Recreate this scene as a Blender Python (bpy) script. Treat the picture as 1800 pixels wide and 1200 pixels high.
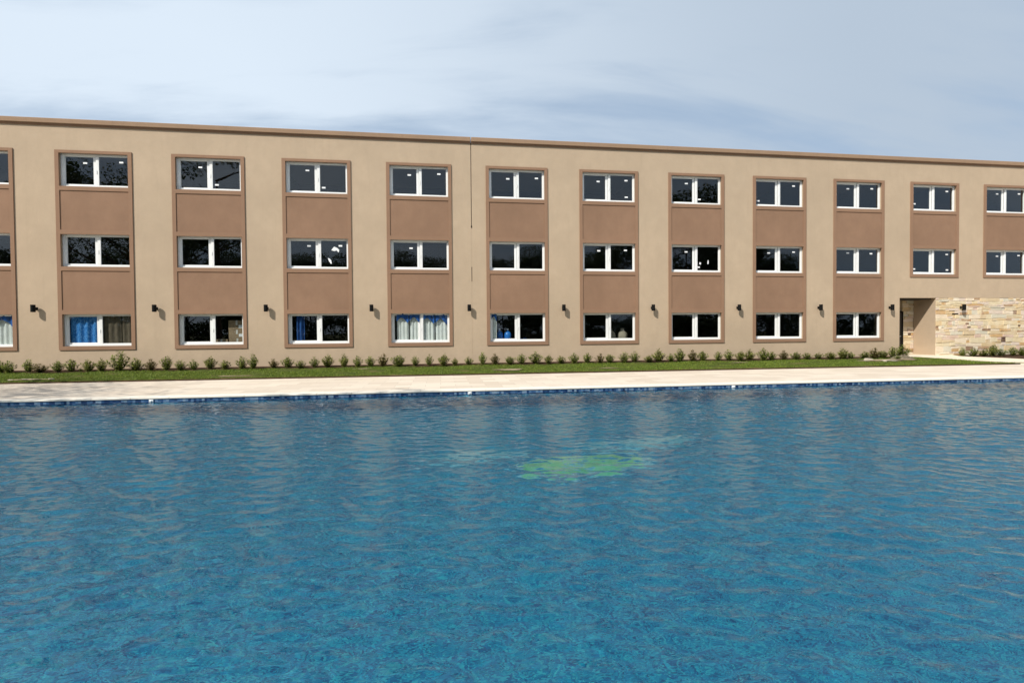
import bpy, math, random
import numpy as np
from mathutils import Matrix, Vector

for o in list(bpy.data.objects):
    bpy.data.objects.remove(o)
sc = bpy.context.scene
COL = sc.collection
RNG = random.Random(7)
NP = np.random.default_rng(11)

# ---------------------------------------------------------------- camera
cam_d = bpy.data.cameras.new('camera')
cam = bpy.data.objects.new('camera', cam_d)
COL.objects.link(cam)
CAM = Vector((15.259, -22.458, 0.572))
rot = Matrix(((0.99054346, 0.01040412, -0.13680429),
              (-0.1369654, 0.01678179, -0.99043367),
              (-0.00800877, 0.99980504, 0.01804809)))
cam.matrix_world = Matrix.Translation(CAM) @ rot.to_4x4()
cam_d.sensor_width = 36.0
cam_d.lens = 881.71 / 1800 * 36.0
cam_d.clip_start = 0.05
cam_d.clip_end = 6000
sc.camera = cam

# ---------------------------------------------------------------- world, sun, exposure
SUN_DIR = Vector((1.15, 1.0, -1.39)).normalized()          # the way the light travels
SUN_ELEV = math.asin(-SUN_DIR.z)
SUN_ROT = math.atan2(-SUN_DIR.x, -SUN_DIR.y)
world = bpy.data.worlds.new('World')
sc.world = world
world.use_nodes = True
wt = world.node_tree
wt.nodes.clear()


def wn(t, **k):
    n = wt.nodes.new(t)
    for a, b in k.items():
        setattr(n, a, b)
    return n


def build_world():
    L = wt.links
    out = wn('ShaderNodeOutputWorld')
    bg = wn('ShaderNodeBackground')
    bg.inputs['Strength'].default_value = 0.10
    sky = wn('ShaderNodeTexSky', sky_type='NISHITA')
    sky.sun_disc = False
    sky.sun_elevation = SUN_ELEV
    sky.sun_rotation = SUN_ROT
    sky.dust_density = 1.2
    tc = wn('ShaderNodeTexCoord')
    sep = wn('ShaderNodeSeparateXYZ')
    L.new(tc.outputs['Generated'], sep.inputs[0])
    # clouds lie on a flat deck overhead: direction / (height + c)
    zc = wn('ShaderNodeMath', operation='ADD')
    zc.inputs[1].default_value = 0.22
    zm = wn('ShaderNodeMath', operation='MAXIMUM')
    zm.inputs[1].default_value = 0.0
    L.new(sep.outputs['Z'], zm.inputs[0])
    L.new(zm.outputs[0], zc.inputs[0])
    px = wn('ShaderNodeMath', operation='DIVIDE')
    py = wn('ShaderNodeMath', operation='DIVIDE')
    L.new(sep.outputs['X'], px.inputs[0]); L.new(zc.outputs[0], px.inputs[1])
    L.new(sep.outputs['Y'], py.inputs[0]); L.new(zc.outputs[0], py.inputs[1])
    cmb = wn('ShaderNodeCombineXYZ')
    L.new(px.outputs[0], cmb.inputs[0]); L.new(py.outputs[0], cmb.inputs[1])
    mp = wn('ShaderNodeMapping')
    mp.inputs['Rotation'].default_value = (0, 0, math.radians(7))
    mp.inputs['Scale'].default_value = (0.42, 1.35, 1)
    mp.inputs['Location'].default_value = (13.05, 3.18, 0)
    L.new(cmb.outputs[0], mp.inputs['Vector'])
    n1 = wn('ShaderNodeTexNoise')
    n1.inputs['Scale'].default_value = 1.35
    n1.inputs['Detail'].default_value = 7
    n1.inputs['Roughness'].default_value = 0.53
    n1.inputs['Distortion'].default_value = 0.35
    L.new(mp.outputs[0], n1.inputs['Vector'])
    n2 = wn('ShaderNodeTexNoise')
    n2.inputs['Scale'].default_value = 0.42
    n2.inputs['Detail'].default_value = 4
    mp2 = wn('ShaderNodeMapping')
    mp2.inputs['Location'].default_value = (7.3, 1.9, 0)
    mp2.inputs['Scale'].default_value = (0.6, 1.0, 1)
    L.new(cmb.outputs[0], mp2.inputs['Vector'])
    L.new(mp2.outputs[0], n2.inputs['Vector'])
    mp3 = wn('ShaderNodeMapping')
    mp3.inputs['Rotation'].default_value = (0, 0, math.radians(3))
    mp3.inputs['Scale'].default_value = (0.9, 3.6, 1)
    mp3.inputs['Location'].default_value = (4.2, 6.1, 0)
    L.new(cmb.outputs[0], mp3.inputs['Vector'])
    n3 = wn('ShaderNodeTexNoise')
    n3.inputs['Scale'].default_value = 1.3
    n3.inputs['Detail'].default_value = 6
    n3.inputs['Roughness'].default_value = 0.55
    n3.inputs['Distortion'].default_value = 0.5
    L.new(mp3.outputs[0], n3.inputs['Vector'])
    nm = wn('ShaderNodeMath', operation='MULTIPLY_ADD')
    L.new(n3.outputs['Fac'], nm.inputs[0])
    nm.inputs[1].default_value = 0.42
    na = wn('ShaderNodeMath', operation='MULTIPLY_ADD')
    L.new(n1.outputs['Fac'], na.inputs[0])
    na.inputs[1].default_value = 1.0
    na.inputs[2].default_value = -0.21
    L.new(na.outputs[0], nm.inputs[2])
    # thickness: streaks
    r1 = wn('ShaderNodeMapRange')
    r1.inputs['From Min'].default_value = 0.34
    r1.inputs['From Max'].default_value = 0.60
    r1.inputs['To Min'].default_value = 0.15
    r1.inputs['To Max'].default_value = 1.0
    r1.interpolation_type = 'SMOOTHSTEP'
    L.new(nm.outputs[0], r1.inputs['Value'])
    # the cloud sheet is darker and greyer to the east
    r2 = wn('ShaderNodeMapRange')
    r2.inputs['From Min'].default_value = -0.55
    r2.inputs['From Max'].default_value = 0.85
    r2.interpolation_type = 'SMOOTHSTEP'
    L.new(sep.outputs['X'], r2.inputs['Value'])
    a2 = wn('ShaderNodeMath', operation='MULTIPLY_ADD')
    L.new(n2.outputs['Fac'], a2.inputs[0])
    a2.inputs[1].default_value = 0.9
    a2.inputs[2].default_value = -0.45
    a3 = wn('ShaderNodeMath', operation='ADD', use_clamp=True)
    L.new(a2.outputs[0], a3.inputs[0]); L.new(r2.outputs[0], a3.inputs[1])
    ccol = wn('ShaderNodeMix', data_type='RGBA')
    ccol.inputs['A'].default_value = CLOUD_BRIGHT
    ccol.inputs['B'].default_value = CLOUD_GREY
    L.new(a3.outputs[0], ccol.inputs['Factor'])
    hz = wn('ShaderNodeMix', data_type='RGBA')
    hz.inputs['B'].default_value = SKY_GAP
    hz.inputs['Factor'].default_value = 0.75
    L.new(sky.outputs[0], hz.inputs['A'])
    mix = wn('ShaderNodeMix', data_type='RGBA')
    L.new(r1.outputs[0], mix.inputs['Factor'])
    L.new(hz.outputs['Result'], mix.inputs['A'])
    L.new(ccol.outputs['Result'], mix.inputs['B'])
    L.new(mix.outputs['Result'], bg.inputs['Color'])
    L.new(bg.outputs[0], out.inputs[0])


CLOUD_BRIGHT = (6.9, 7.9, 9.0, 1)
CLOUD_GREY = (4.5, 5.4, 6.5, 1)
SKY_GAP = (3.8, 5.05, 6.7, 1)
build_world()

sun_d = bpy.data.lights.new('sun', 'SUN')
sun = bpy.data.objects.new('sun', sun_d)
COL.objects.link(sun)
sun.rotation_euler = SUN_DIR.to_track_quat('-Z', 'Y').to_euler()
sun.location = (0, -30, 40)
sun_d.energy = 4.7
sun_d.angle = math.radians(0.5)
sun_d.color = (1.0, 0.955, 0.88)
sun_d.cycles.is_caustics_light = True

vs = sc.view_settings
vs.view_transform = 'Standard'
vs.look = 'None'
vs.exposure = 0.10
vs.gamma = 1.0
vs.use_curve_mapping = False
sc.cycles.use_denoising = True
sc.cycles.max_bounces = 10
sc.cycles.transparent_max_bounces = 16
sc.cycles.transmission_bounces = 8
sc.cycles.glossy_bounces = 5
sc.cycles.caustics_refractive = True
sc.cycles.caustics_reflective = False
sc.cycles.sample_clamp_indirect = 4.0
sc.cycles.blur_glossy = 0.3


# ---------------------------------------------------------------- material helpers
class NT:
    def __init__(self, name):
        self.m = bpy.data.materials.new(name)
        self.m.use_nodes = True
        self.t = self.m.node_tree
        self.t.nodes.clear()
        self.out = self.n('ShaderNodeOutputMaterial')

    def n(self, t, **k):
        n = self.t.nodes.new(t)
        for a, b in k.items():
            setattr(n, a, b)
        return n

    def l(self, a, b):
        self.t.links.new(a, b)

    def pos(self):
        return self.n('ShaderNodeNewGeometry').outputs['Position']

    def mapping(self, v, scale=(1, 1, 1), loc=(0, 0, 0)):
        m = self.n('ShaderNodeMapping')
        m.inputs['Scale'].default_value = scale
        m.inputs['Location'].default_value = loc
        self.l(v, m.inputs['Vector'])
        return m.outputs[0]

    def noise(self, v, scale, detail=4, rough=0.5, dist=0.0):
        n = self.n('ShaderNodeTexNoise')
        n.inputs['Scale'].default_value = scale
        n.inputs['Detail'].default_value = detail
        n.inputs['Roughness'].default_value = rough
        n.inputs['Distortion'].default_value = dist
        self.l(v, n.inputs['Vector'])
        return n.outputs['Fac']

    def ramp(self, fac, stops, interp='LINEAR'):
        r = self.n('ShaderNodeValToRGB')
        r.color_ramp.interpolation = interp
        e = r.color_ramp.elements
        while len(e) < len(stops):
            e.new(0.5)
        for k, (p, c) in enumerate(stops):
            e[k].position = p
            e[k].color = (*c, 1) if len(c) == 3 else c
        self.l(fac, r.inputs[0])
        return r.outputs[0]

    def mixc(self, fac, a, b, blend='MIX'):
        m = self.n('ShaderNodeMix', data_type='RGBA', blend_type=blend)
        for s, v in ((m.inputs['Factor'], fac), (m.inputs['A'], a), (m.inputs['B'], b)):
            if hasattr(v, 'links'):
                self.l(v, s)
            elif isinstance(v, (int, float)):
                s.default_value = v
            else:
                s.default_value = (*v, 1) if len(v) == 3 else v
        return m.outputs['Result']

    def rng(self, v, a, b, c, d):
        m = self.n('ShaderNodeMapRange')
        self.l(v, m.inputs['Value'])
        for s, x in zip(('From Min', 'From Max', 'To Min', 'To Max'), (a, b, c, d)):
            m.inputs[s].default_value = x
        return m.outputs[0]

    def math(self, op, a, b=None):
        m = self.n('ShaderNodeMath', operation=op)
        for s, v in ((m.inputs[0], a), (m.inputs[1], b)):
            if v is None:
                continue
            if hasattr(v, 'links'):
                self.l(v, s)
            else:
                s.default_value = v
        return m.outputs[0]

    def bump(self, h, strength=0.3, dist=0.01):
        b = self.n('ShaderNodeBump')
        b.inputs['Strength'].default_value = strength
        b.inputs['Distance'].default_value = dist
        self.l(h, b.inputs['Height'])
        return b.outputs[0]

    def pbr(self, color, rough=0.7, normal=None, spec=0.3, **k):
        p = self.n('ShaderNodeBsdfPrincipled')
        for s, v in (('Base Color', color), ('Roughness', rough)):
            if hasattr(v, 'links'):
                self.l(v, p.inputs[s])
            elif isinstance(v, (int, float)):
                p.inputs[s].default_value = v
            else:
                p.inputs[s].default_value = (*v, 1)
        p.inputs['Specular IOR Level'].default_value = spec
        if normal is not None:
            self.l(normal, p.inputs['Normal'])
        for a, b in k.items():
            p.inputs[a.replace('_', ' ')].default_value = b
        self.l(p.outputs[0], self.out.inputs[0])
        return p


def mul(c, f):
    return tuple(x * f for x in c)


def stucco(name, c, var=0.085, bump=0.45, stain=0.08):
    t = NT(name)
    p = t.pos()
    big = t.noise(p, 0.35, 5, 0.6)
    mid = t.noise(t.mapping(p, (1, 1, 0.7)), 2.3, 5, 0.6)
    col = t.ramp(big, [(0.3, mul(c, 1 - var)), (0.7, mul(c, 1 + var))])
    col = t.mixc(t.rng(mid, 0.35, 0.75, 0, 0.55), col, mul(c, 1 - 1.4 * var))
    # faint rain streaks, long in z
    st = t.noise(t.mapping(p, (2.6, 2.6, 0.16)), 2.0, 4, 0.65)
    col = t.mixc(t.rng(st, 0.56, 0.78, 0, stain * 3), col, mul(c, 0.78))
    fine = t.noise(p, 55, 3, 0.6)
    pl = t.noise(p, 6.0, 4, 0.55)
    h = t.math('ADD', t.math('MULTIPLY', fine, 0.5), t.math('MULTIPLY', pl, 1.3))
    t.pbr(col, 0.88, t.bump(h, bump, 0.012), 0.2)
    return t.m


def plain(name, c, rough=0.5, spec=0.4, var=0.05, scale=3.0, bump=0.0, **k):
    t = NT(name)
    p = t.pos()
    nz = t.noise(p, scale, 4)
    col = t.ramp(nz, [(0.3, mul(c, 1 - var)), (0.7, mul(c, 1 + var))])
    nr = t.bump(t.noise(p, scale * 14, 3), bump, 0.01) if bump else None
    t.pbr(col, rough, nr, spec, **k)
    return t.m


M = {}
M['wall'] = stucco('tan_stucco', (0.475, 0.363, 0.254))
M['trim'] = stucco('brown_stucco', (0.282, 0.170, 0.108), 0.07, 0.25, 0.05)
M['panel'] = stucco('brown_panel_stucco', (0.276, 0.166, 0.106), 0.13, 0.3, 0.06)
M['coping'] = stucco('coping_stucco', (0.32, 0.21, 0.135), 0.08, 0.25, 0.2)
M['joint'] = plain('joint_filler', (0.03, 0.022, 0.015), 0.9, 0.1)
M['soffit'] = stucco('soffit_stucco', (0.28, 0.19, 0.11), 0.05, 0.2, 0.0)
M['pvc'] = plain('white_pvc', (0.80, 0.80, 0.78), 0.32, 0.5, 0.03, 1.2)
M['gap_shadow'] = plain('dark_gap_shadow', (0.02, 0.02, 0.022), 0.6, 0.3)  # near-black colour for the painted shadow line between sashes
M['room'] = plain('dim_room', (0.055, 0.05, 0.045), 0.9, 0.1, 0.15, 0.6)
M['black'] = plain('black_metal', (0.004, 0.0038, 0.0035), 0.6, 0.15, 0.1, 20)
M['sticker'] = plain('white_sticker', (0.82, 0.83, 0.83), 0.6, 0.3)
M['cardboard'] = plain('cardboard', (0.30, 0.22, 0.14), 0.85, 0.15, 0.12, 4)
M['tape'] = plain('packing_tape', (0.62, 0.60, 0.55), 0.35, 0.5)
M['table'] = plain('table_laminate', (0.16, 0.13, 0.10), 0.6, 0.3)
M['door'] = plain('dark_door', (0.028, 0.022, 0.018), 0.4, 0.4, 0.1)
M['soil'] = plain('garden_soil', (0.062, 0.036, 0.022), 0.95, 0.1, 0.35, 5, 0.6)
M['slab'] = plain('pale_slab', (0.42, 0.36, 0.28), 0.85, 0.2, 0.15, 6, 0.4)
M['dirt'] = plain('grey_dirt', (0.15, 0.125, 0.085), 0.95, 0.1, 0.35, 9, 0.8)
M['sand'] = plain('sandy_soil', (0.30, 0.235, 0.15), 0.95, 0.1, 0.35, 7, 0.7)
M['fitting'] = plain('white_plastic', (0.78, 0.80, 0.80), 0.3, 0.5)
M['water_bottle'] = plain('blue_plastic', (0.03, 0.20, 0.62), 0.15, 0.5, 0.1, 5)
M['sack'] = plain('woven_sack', (0.33, 0.29, 0.22), 0.85, 0.15, 0.12, 8, 0.4)


def glass_mat():
    t = NT('window_glass')
    tr = t.n('ShaderNodeBsdfTransparent')
    tr.inputs[0].default_value = (0.91, 0.93, 0.93, 1)
    gl = t.n('ShaderNodeBsdfGlossy')
    gl.inputs['Color'].default_value = (0.95, 0.97, 1, 1)
    gl.inputs['Roughness'].default_value = 0.0
    p = t.pos()
    gl_n = t.bump(t.noise(p, 0.9, 1), 0.10, 0.02)
    t.l(gl_n, gl.inputs['Normal'])
    fr = t.n('ShaderNodeFresnel')
    bf = t.n('ShaderNodeNewGeometry').outputs['Backfacing']
    t.l(t.rng(bf, 0, 1, 1.52, 1 / 1.52), fr.inputs['IOR'])   # the far face of the thin pane reflects like the near one
    mx = t.n('ShaderNodeMixShader')
    t.l(fr.outputs[0], mx.inputs[0])
    t.l(tr.outputs[0], mx.inputs[1])
    t.l(gl.outputs[0], mx.inputs[2])
    t.l(mx.outputs[0], t.out.inputs[0])
    return t.m


M['glass'] = glass_mat()


def cloth_mat(name, kind):
    t = NT(name)
    p = t.pos()
    sep = t.n('ShaderNodeSeparateXYZ')
    t.l(p, sep.inputs[0])
    nz = t.noise(t.mapping(p, (3, 3, 1.2)), 3.0, 3)
    if kind == 'white':
        col = t.ramp(nz, [(0.3, (0.70, 0.73, 0.68)), (0.7, (0.84, 0.86, 0.83))])
    elif kind == 'blue':
        nz2 = t.noise(t.mapping(p, (6, 6, 3)), 4.0, 4, 0.6)
        col = t.ramp(nz2, [(0.30, (0.015, 0.10, 0.34)), (0.5, (0.04, 0.22, 0.58)), (0.72, (0.22, 0.46, 0.74))])
    elif kind == 'navy':
        col = t.ramp(nz, [(0.3, (0.015, 0.055, 0.19)), (0.7, (0.03, 0.11, 0.33))])
    else:
        col = t.ramp(nz, [(0.3, (0.10, 0.08, 0.055)), (0.7, (0.15, 0.12, 0.085))])
    t.pbr(col, 0.85, None, 0.15)
    return t.m


M['cloth_white'] = cloth_mat('white_cloth', 'white')
M['cloth_blue'] = cloth_mat('blue_cloth', 'blue')
M['cloth_navy'] = cloth_mat('navy_cloth', 'navy')
M['cloth_brown'] = cloth_mat('brown_cloth', 'brown')


def stone_mat():
    t = NT('ledge_stone')
    g = t.n('ShaderNodeNewGeometry')
    r = g.outputs['Random Per Island']
    col = t.ramp(r, [(0.0, (0.60, 0.47, 0.30)), (0.12, (0.66, 0.56, 0.38)), (0.24, (0.72, 0.60, 0.45)),
                     (0.36, (0.63, 0.47, 0.27)), (0.46, (0.64, 0.53, 0.44)), (0.56, (0.58, 0.54, 0.43)),
                     (0.66, (0.70, 0.57, 0.36)), (0.76, (0.60, 0.44, 0.35)), (0.84, (0.74, 0.66, 0.52)),
                     (0.87, (0.54, 0.34, 0.16)), (0.925, (0.42, 0.26, 0.15)), (0.965, (0.24, 0.14, 0.09)), (0.985, (0.09, 0.05, 0.038))],
                 'CONSTANT')
    n = t.noise(t.mapping(g.outputs['Position'], (2.2, 2.2, 6)), 2.2, 6, 0.62)
    col = t.mixc(t.rng(n, 0.42, 0.74, 0.0, 0.5), col, (0.50, 0.37, 0.22))
    n3 = t.noise(g.outputs['Position'], 1.6, 3, 0.5)
    col = t.mixc(t.rng(n3, 0.5, 0.72, 0.0, 0.45), col, (0.70, 0.62, 0.50))
    n2 = t.noise(g.outputs['Position'], 22, 5, 0.6)
    t.pbr(col, 0.85, t.bump(n2, 0.6, 0.02), 0.2)
    return t.m


M['stone'] = stone_mat()
M['mortar'] = plain('stone_backing', (0.34, 0.26, 0.17), 0.95, 0.1, 0.2, 8)


def deck_mat():
    t = NT('deck_stone')
    p = t.pos()
    br = t.n('ShaderNodeTexBrick')
    br.offset = 0.5
    br.inputs['Scale'].default_value = 1.0
    br.inputs['Brick Width'].default_value = 0.92
    br.inputs['Row Height'].default_value = 0.55
    br.inputs['Mortar Size'].default_value = 0.007
    br.inputs['Mortar Smooth'].default_value = 0.1
    br.inputs['Bias'].default_value = 0.0
    br.inputs['Color1'].default_value = (0.0, 0, 0, 1)
    br.inputs['Color2'].default_value = (1.0, 1, 1, 1)
    br.inputs['Mortar'].default_value = (0.5, 0.5, 0.5, 1)
    t.l(p, br.inputs['Vector'])
    col = t.ramp(br.outputs['Color'], [(0.0, (0.60, 0.505, 0.40)), (0.5, (0.67, 0.575, 0.465)), (1.0, (0.715, 0.625, 0.51))])
    n = t.noise(p, 0.8, 5, 0.6)
    col = t.mixc(t.rng(n, 0.4, 0.75, 0, 0.35), col, (0.56, 0.475, 0.385))
    n2 = t.noise(p, 9, 5, 0.7)
    col = t.mixc(t.rng(n2, 0.55, 0.8, 0, 0.3), col, (0.58, 0.48, 0.37))
    col = t.mixc(t.math('MULTIPLY', br.outputs['Fac'], 0.7), col, (0.42, 0.35, 0.27))
    h = t.math('SUBTRACT', t.math('MULTIPLY', n2, 0.3), br.outputs['Fac'])
    t.pbr(col, 0.75, t.bump(h, 0.3, 0.006), 0.25)
    return t.m


M['deck'] = deck_mat()
M['kerb'] = plain('coping_stone', (0.80, 0.73, 0.62), 0.7, 0.25, 0.05, 2.5, 0.15)
M['path'] = plain('path_stone', (0.72, 0.62, 0.48), 0.8, 0.2, 0.08, 2.0, 0.2)


def mosaic_mat(name, cells, stops, big=0.35, grout=(0.10, 0.17, 0.22), gsize=0.10):
    """small square tiles, each of one colour drawn from the stops"""
    t = NT(name)
    p = t.pos()
    sc_ = t.n('ShaderNodeVectorMath', operation='SCALE')
    sc_.inputs['Scale'].default_value = cells
    off = t.n('ShaderNodeVectorMath', operation='ADD')
    off.inputs[1].default_value = (0.37, 0.31, 0.29)
    t.l(p, off.inputs[0])
    t.l(off.outputs[0], sc_.inputs[0])
    fl = t.n('ShaderNodeVectorMath', operation='FLOOR')
    t.l(sc_.outputs[0], fl.inputs[0])
    wn_ = t.n('ShaderNodeTexWhiteNoise', noise_dimensions='3D')
    t.l(fl.outputs[0], wn_.inputs['Vector'])
    nz = t.noise(p, 1.7, 4, 0.6)
    f = t.math('ADD', t.math('MULTIPLY', wn_.outputs['Value'], 1 - big), t.math('MULTIPLY', nz, big))
    col = t.ramp(f, stops)
    t.pbr(col, 0.35, None, 0.4)
    return t.m


M['tile'] = mosaic_mat('pool_mosaic', 38, [(0.12, (0.001, 0.09, 0.27)), (0.38, (0.002, 0.32, 0.58)),
                                           (0.6, (0.003, 0.55, 0.75)), (0.88, (0.09, 0.86, 0.86))], 0.42)
M['band'] = mosaic_mat('waterline_mosaic', 15, [(0.25, (0.012, 0.034, 0.10)), (0.45, (0.03, 0.080, 0.18)),
                                                (0.62, (0.085, 0.165, 0.29)), (0.85, (0.22, 0.30, 0.38))], 0.35)
M['wall_tile'] = mosaic_mat('pool_wall_mosaic', 38, [(0.1, (0.002, 0.14, 0.36)), (0.4, (0.004, 0.36, 0.60)), (0.65, (0.01, 0.50, 0.72)), (0.9, (0.08, 0.68, 0.80))], 0.35)
M['green_tile'] = mosaic_mat('green_mosaic', 30, [(0.1, (0.12, 0.90, 0.42)), (0.5, (0.22, 0.98, 0.48)),
                                                  (0.9, (0.48, 0.98, 0.62))], 0.3)
M['cyan_tile'] = mosaic_mat('cyan_mosaic', 30, [(0.1, (0.05, 0.62, 0.78)), (0.5, (0.18, 0.86, 0.93)),
                                                (0.9, (0.6, 0.95, 0.96))], 0.3)


def water_mat():
    t = NT('pool_water')
    rf = t.n('ShaderNodeBsdfRefraction')
    rf.inputs['Color'].default_value = (0.95, 0.99, 1.0, 1)
    rf.inputs['IOR'].default_value = 1.33
    rf.inputs['Roughness'].default_value = 0.0
    gl = t.n('ShaderNodeBsdfGlossy')
    gl.inputs['Color'].default_value = (0.86, 0.95, 1, 1)
    gl.inputs['Roughness'].default_value = 0.01
    p = t.pos()
    f1 = t.noise(t.mapping(p, (4.2, 9.5, 1)), 1.0, 3, 0.55, 0.6)
    f2 = t.noise(t.mapping(p, (9.0, 19.0, 1), (3.3, 1.7, 0)), 1.0, 2, 0.5, 0.5)
    h = t.math('ADD', t.math('MULTIPLY', f1, 1.0), t.math('MULTIPLY', f2, 0.40))
    nb = t.bump(h, 1.0, RIPPLE)
    t.l(nb, rf.inputs['Normal'])
    t.l(nb, gl.inputs['Normal'])
    fr = t.n('ShaderNodeFresnel')
    t.l(nb, fr.inputs['Normal'])
    fr.inputs['IOR'].default_value = 1.33
    tr = t.n('ShaderNodeBsdfTransparent')
    tr.inputs['Color'].default_value = (0.88, 0.97, 1, 1)
    m0 = t.n('ShaderNodeMixShader')
    m0.inputs[0].default_value = WATER_CLEAR
    t.l(rf.outputs[0], m0.inputs[1])
    t.l(tr.outputs[0], m0.inputs[2])
    mx = t.n('ShaderNodeMixShader')
    t.l(fr.outputs[0], mx.inputs[0])
    t.l(m0.outputs[0], mx.inputs[1])
    t.l(gl.outputs[0], mx.inputs[2])
    t.l(mx.outputs[0], t.out.inputs[0])
    return t.m


WATER_CLEAR = 0.0
RIPPLE = 0.004
CHOP = 1.0
M['water'] = water_mat()


def leaf_mat(name, a, b, trans=0.25):
    t = NT(name)
    g = t.n('ShaderNodeNewGeometry')
    r = g.outputs['Random Per Island']
    col = t.ramp(r, [(0.0, a), (0.55, tuple((x + y) / 2 for x, y in zip(a, b))), (1.0, b)])
    d = t.n('ShaderNodeBsdfPrincipled')
    t.l(col, d.inputs['Base Color'])
    d.inputs['Roughness'].default_value = 0.5
    d.inputs['Specular IOR Level'].default_value = 0.3
    tl = t.n('ShaderNodeBsdfTranslucent')
    t.l(col, tl.inputs[0])
    mx = t.n('ShaderNodeMixShader')
    mx.inputs[0].default_value = trans
    t.l(d.outputs[0], mx.inputs[1])
    t.l(tl.outputs[0], mx.inputs[2])
    t.l(mx.outputs[0], t.out.inputs[0])
    return t.m


M['leaf'] = leaf_mat('shrub_leaf', (0.055, 0.085, 0.016), (0.34, 0.38, 0.075))
M['leaf_pale'] = leaf_mat('pale_shrub_leaf', (0.08, 0.11, 0.02), (0.36, 0.37, 0.08))
M['leaf_bronze'] = leaf_mat('bronze_shrub_leaf', (0.07, 0.07, 0.02), (0.25, 0.20, 0.06))
M['tree_leaf'] = leaf_mat('tree_leaf', (0.022, 0.040, 0.012), (0.080, 0.105, 0.030))
M['grass'] = leaf_mat('grass_blade', (0.065, 0.125, 0.012), (0.29, 0.35, 0.055), 0.35)
M['bark'] = plain('bark', (0.075, 0.055, 0.040), 0.9, 0.1, 0.3, 8, 0.6)


def lawn_mat():
    t = NT('lawn_soil')
    p = t.pos()
    n = t.noise(t.mapping(p, (1, 1.6, 1)), 1.3, 5, 0.62)
    col = t.ramp(n, [(0.36, (0.055, 0.080, 0.014)), (0.55, (0.080, 0.098, 0.020)), (0.68, (0.16, 0.125, 0.055))])
    n2 = t.noise(p, 25, 4, 0.7)
    col = t.mixc(t.rng(n2, 0.45, 0.75, 0, 0.6), col, (0.05, 0.032, 0.018))
    t.pbr(col, 0.95, t.bump(n2, 0.7, 0.03), 0.1)
    return t.m


M['lawn'] = lawn_mat()
M['ground'] = plain('far_ground', (0.12, 0.12, 0.06), 0.95, 0.1, 0.25, 0.3)


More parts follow.
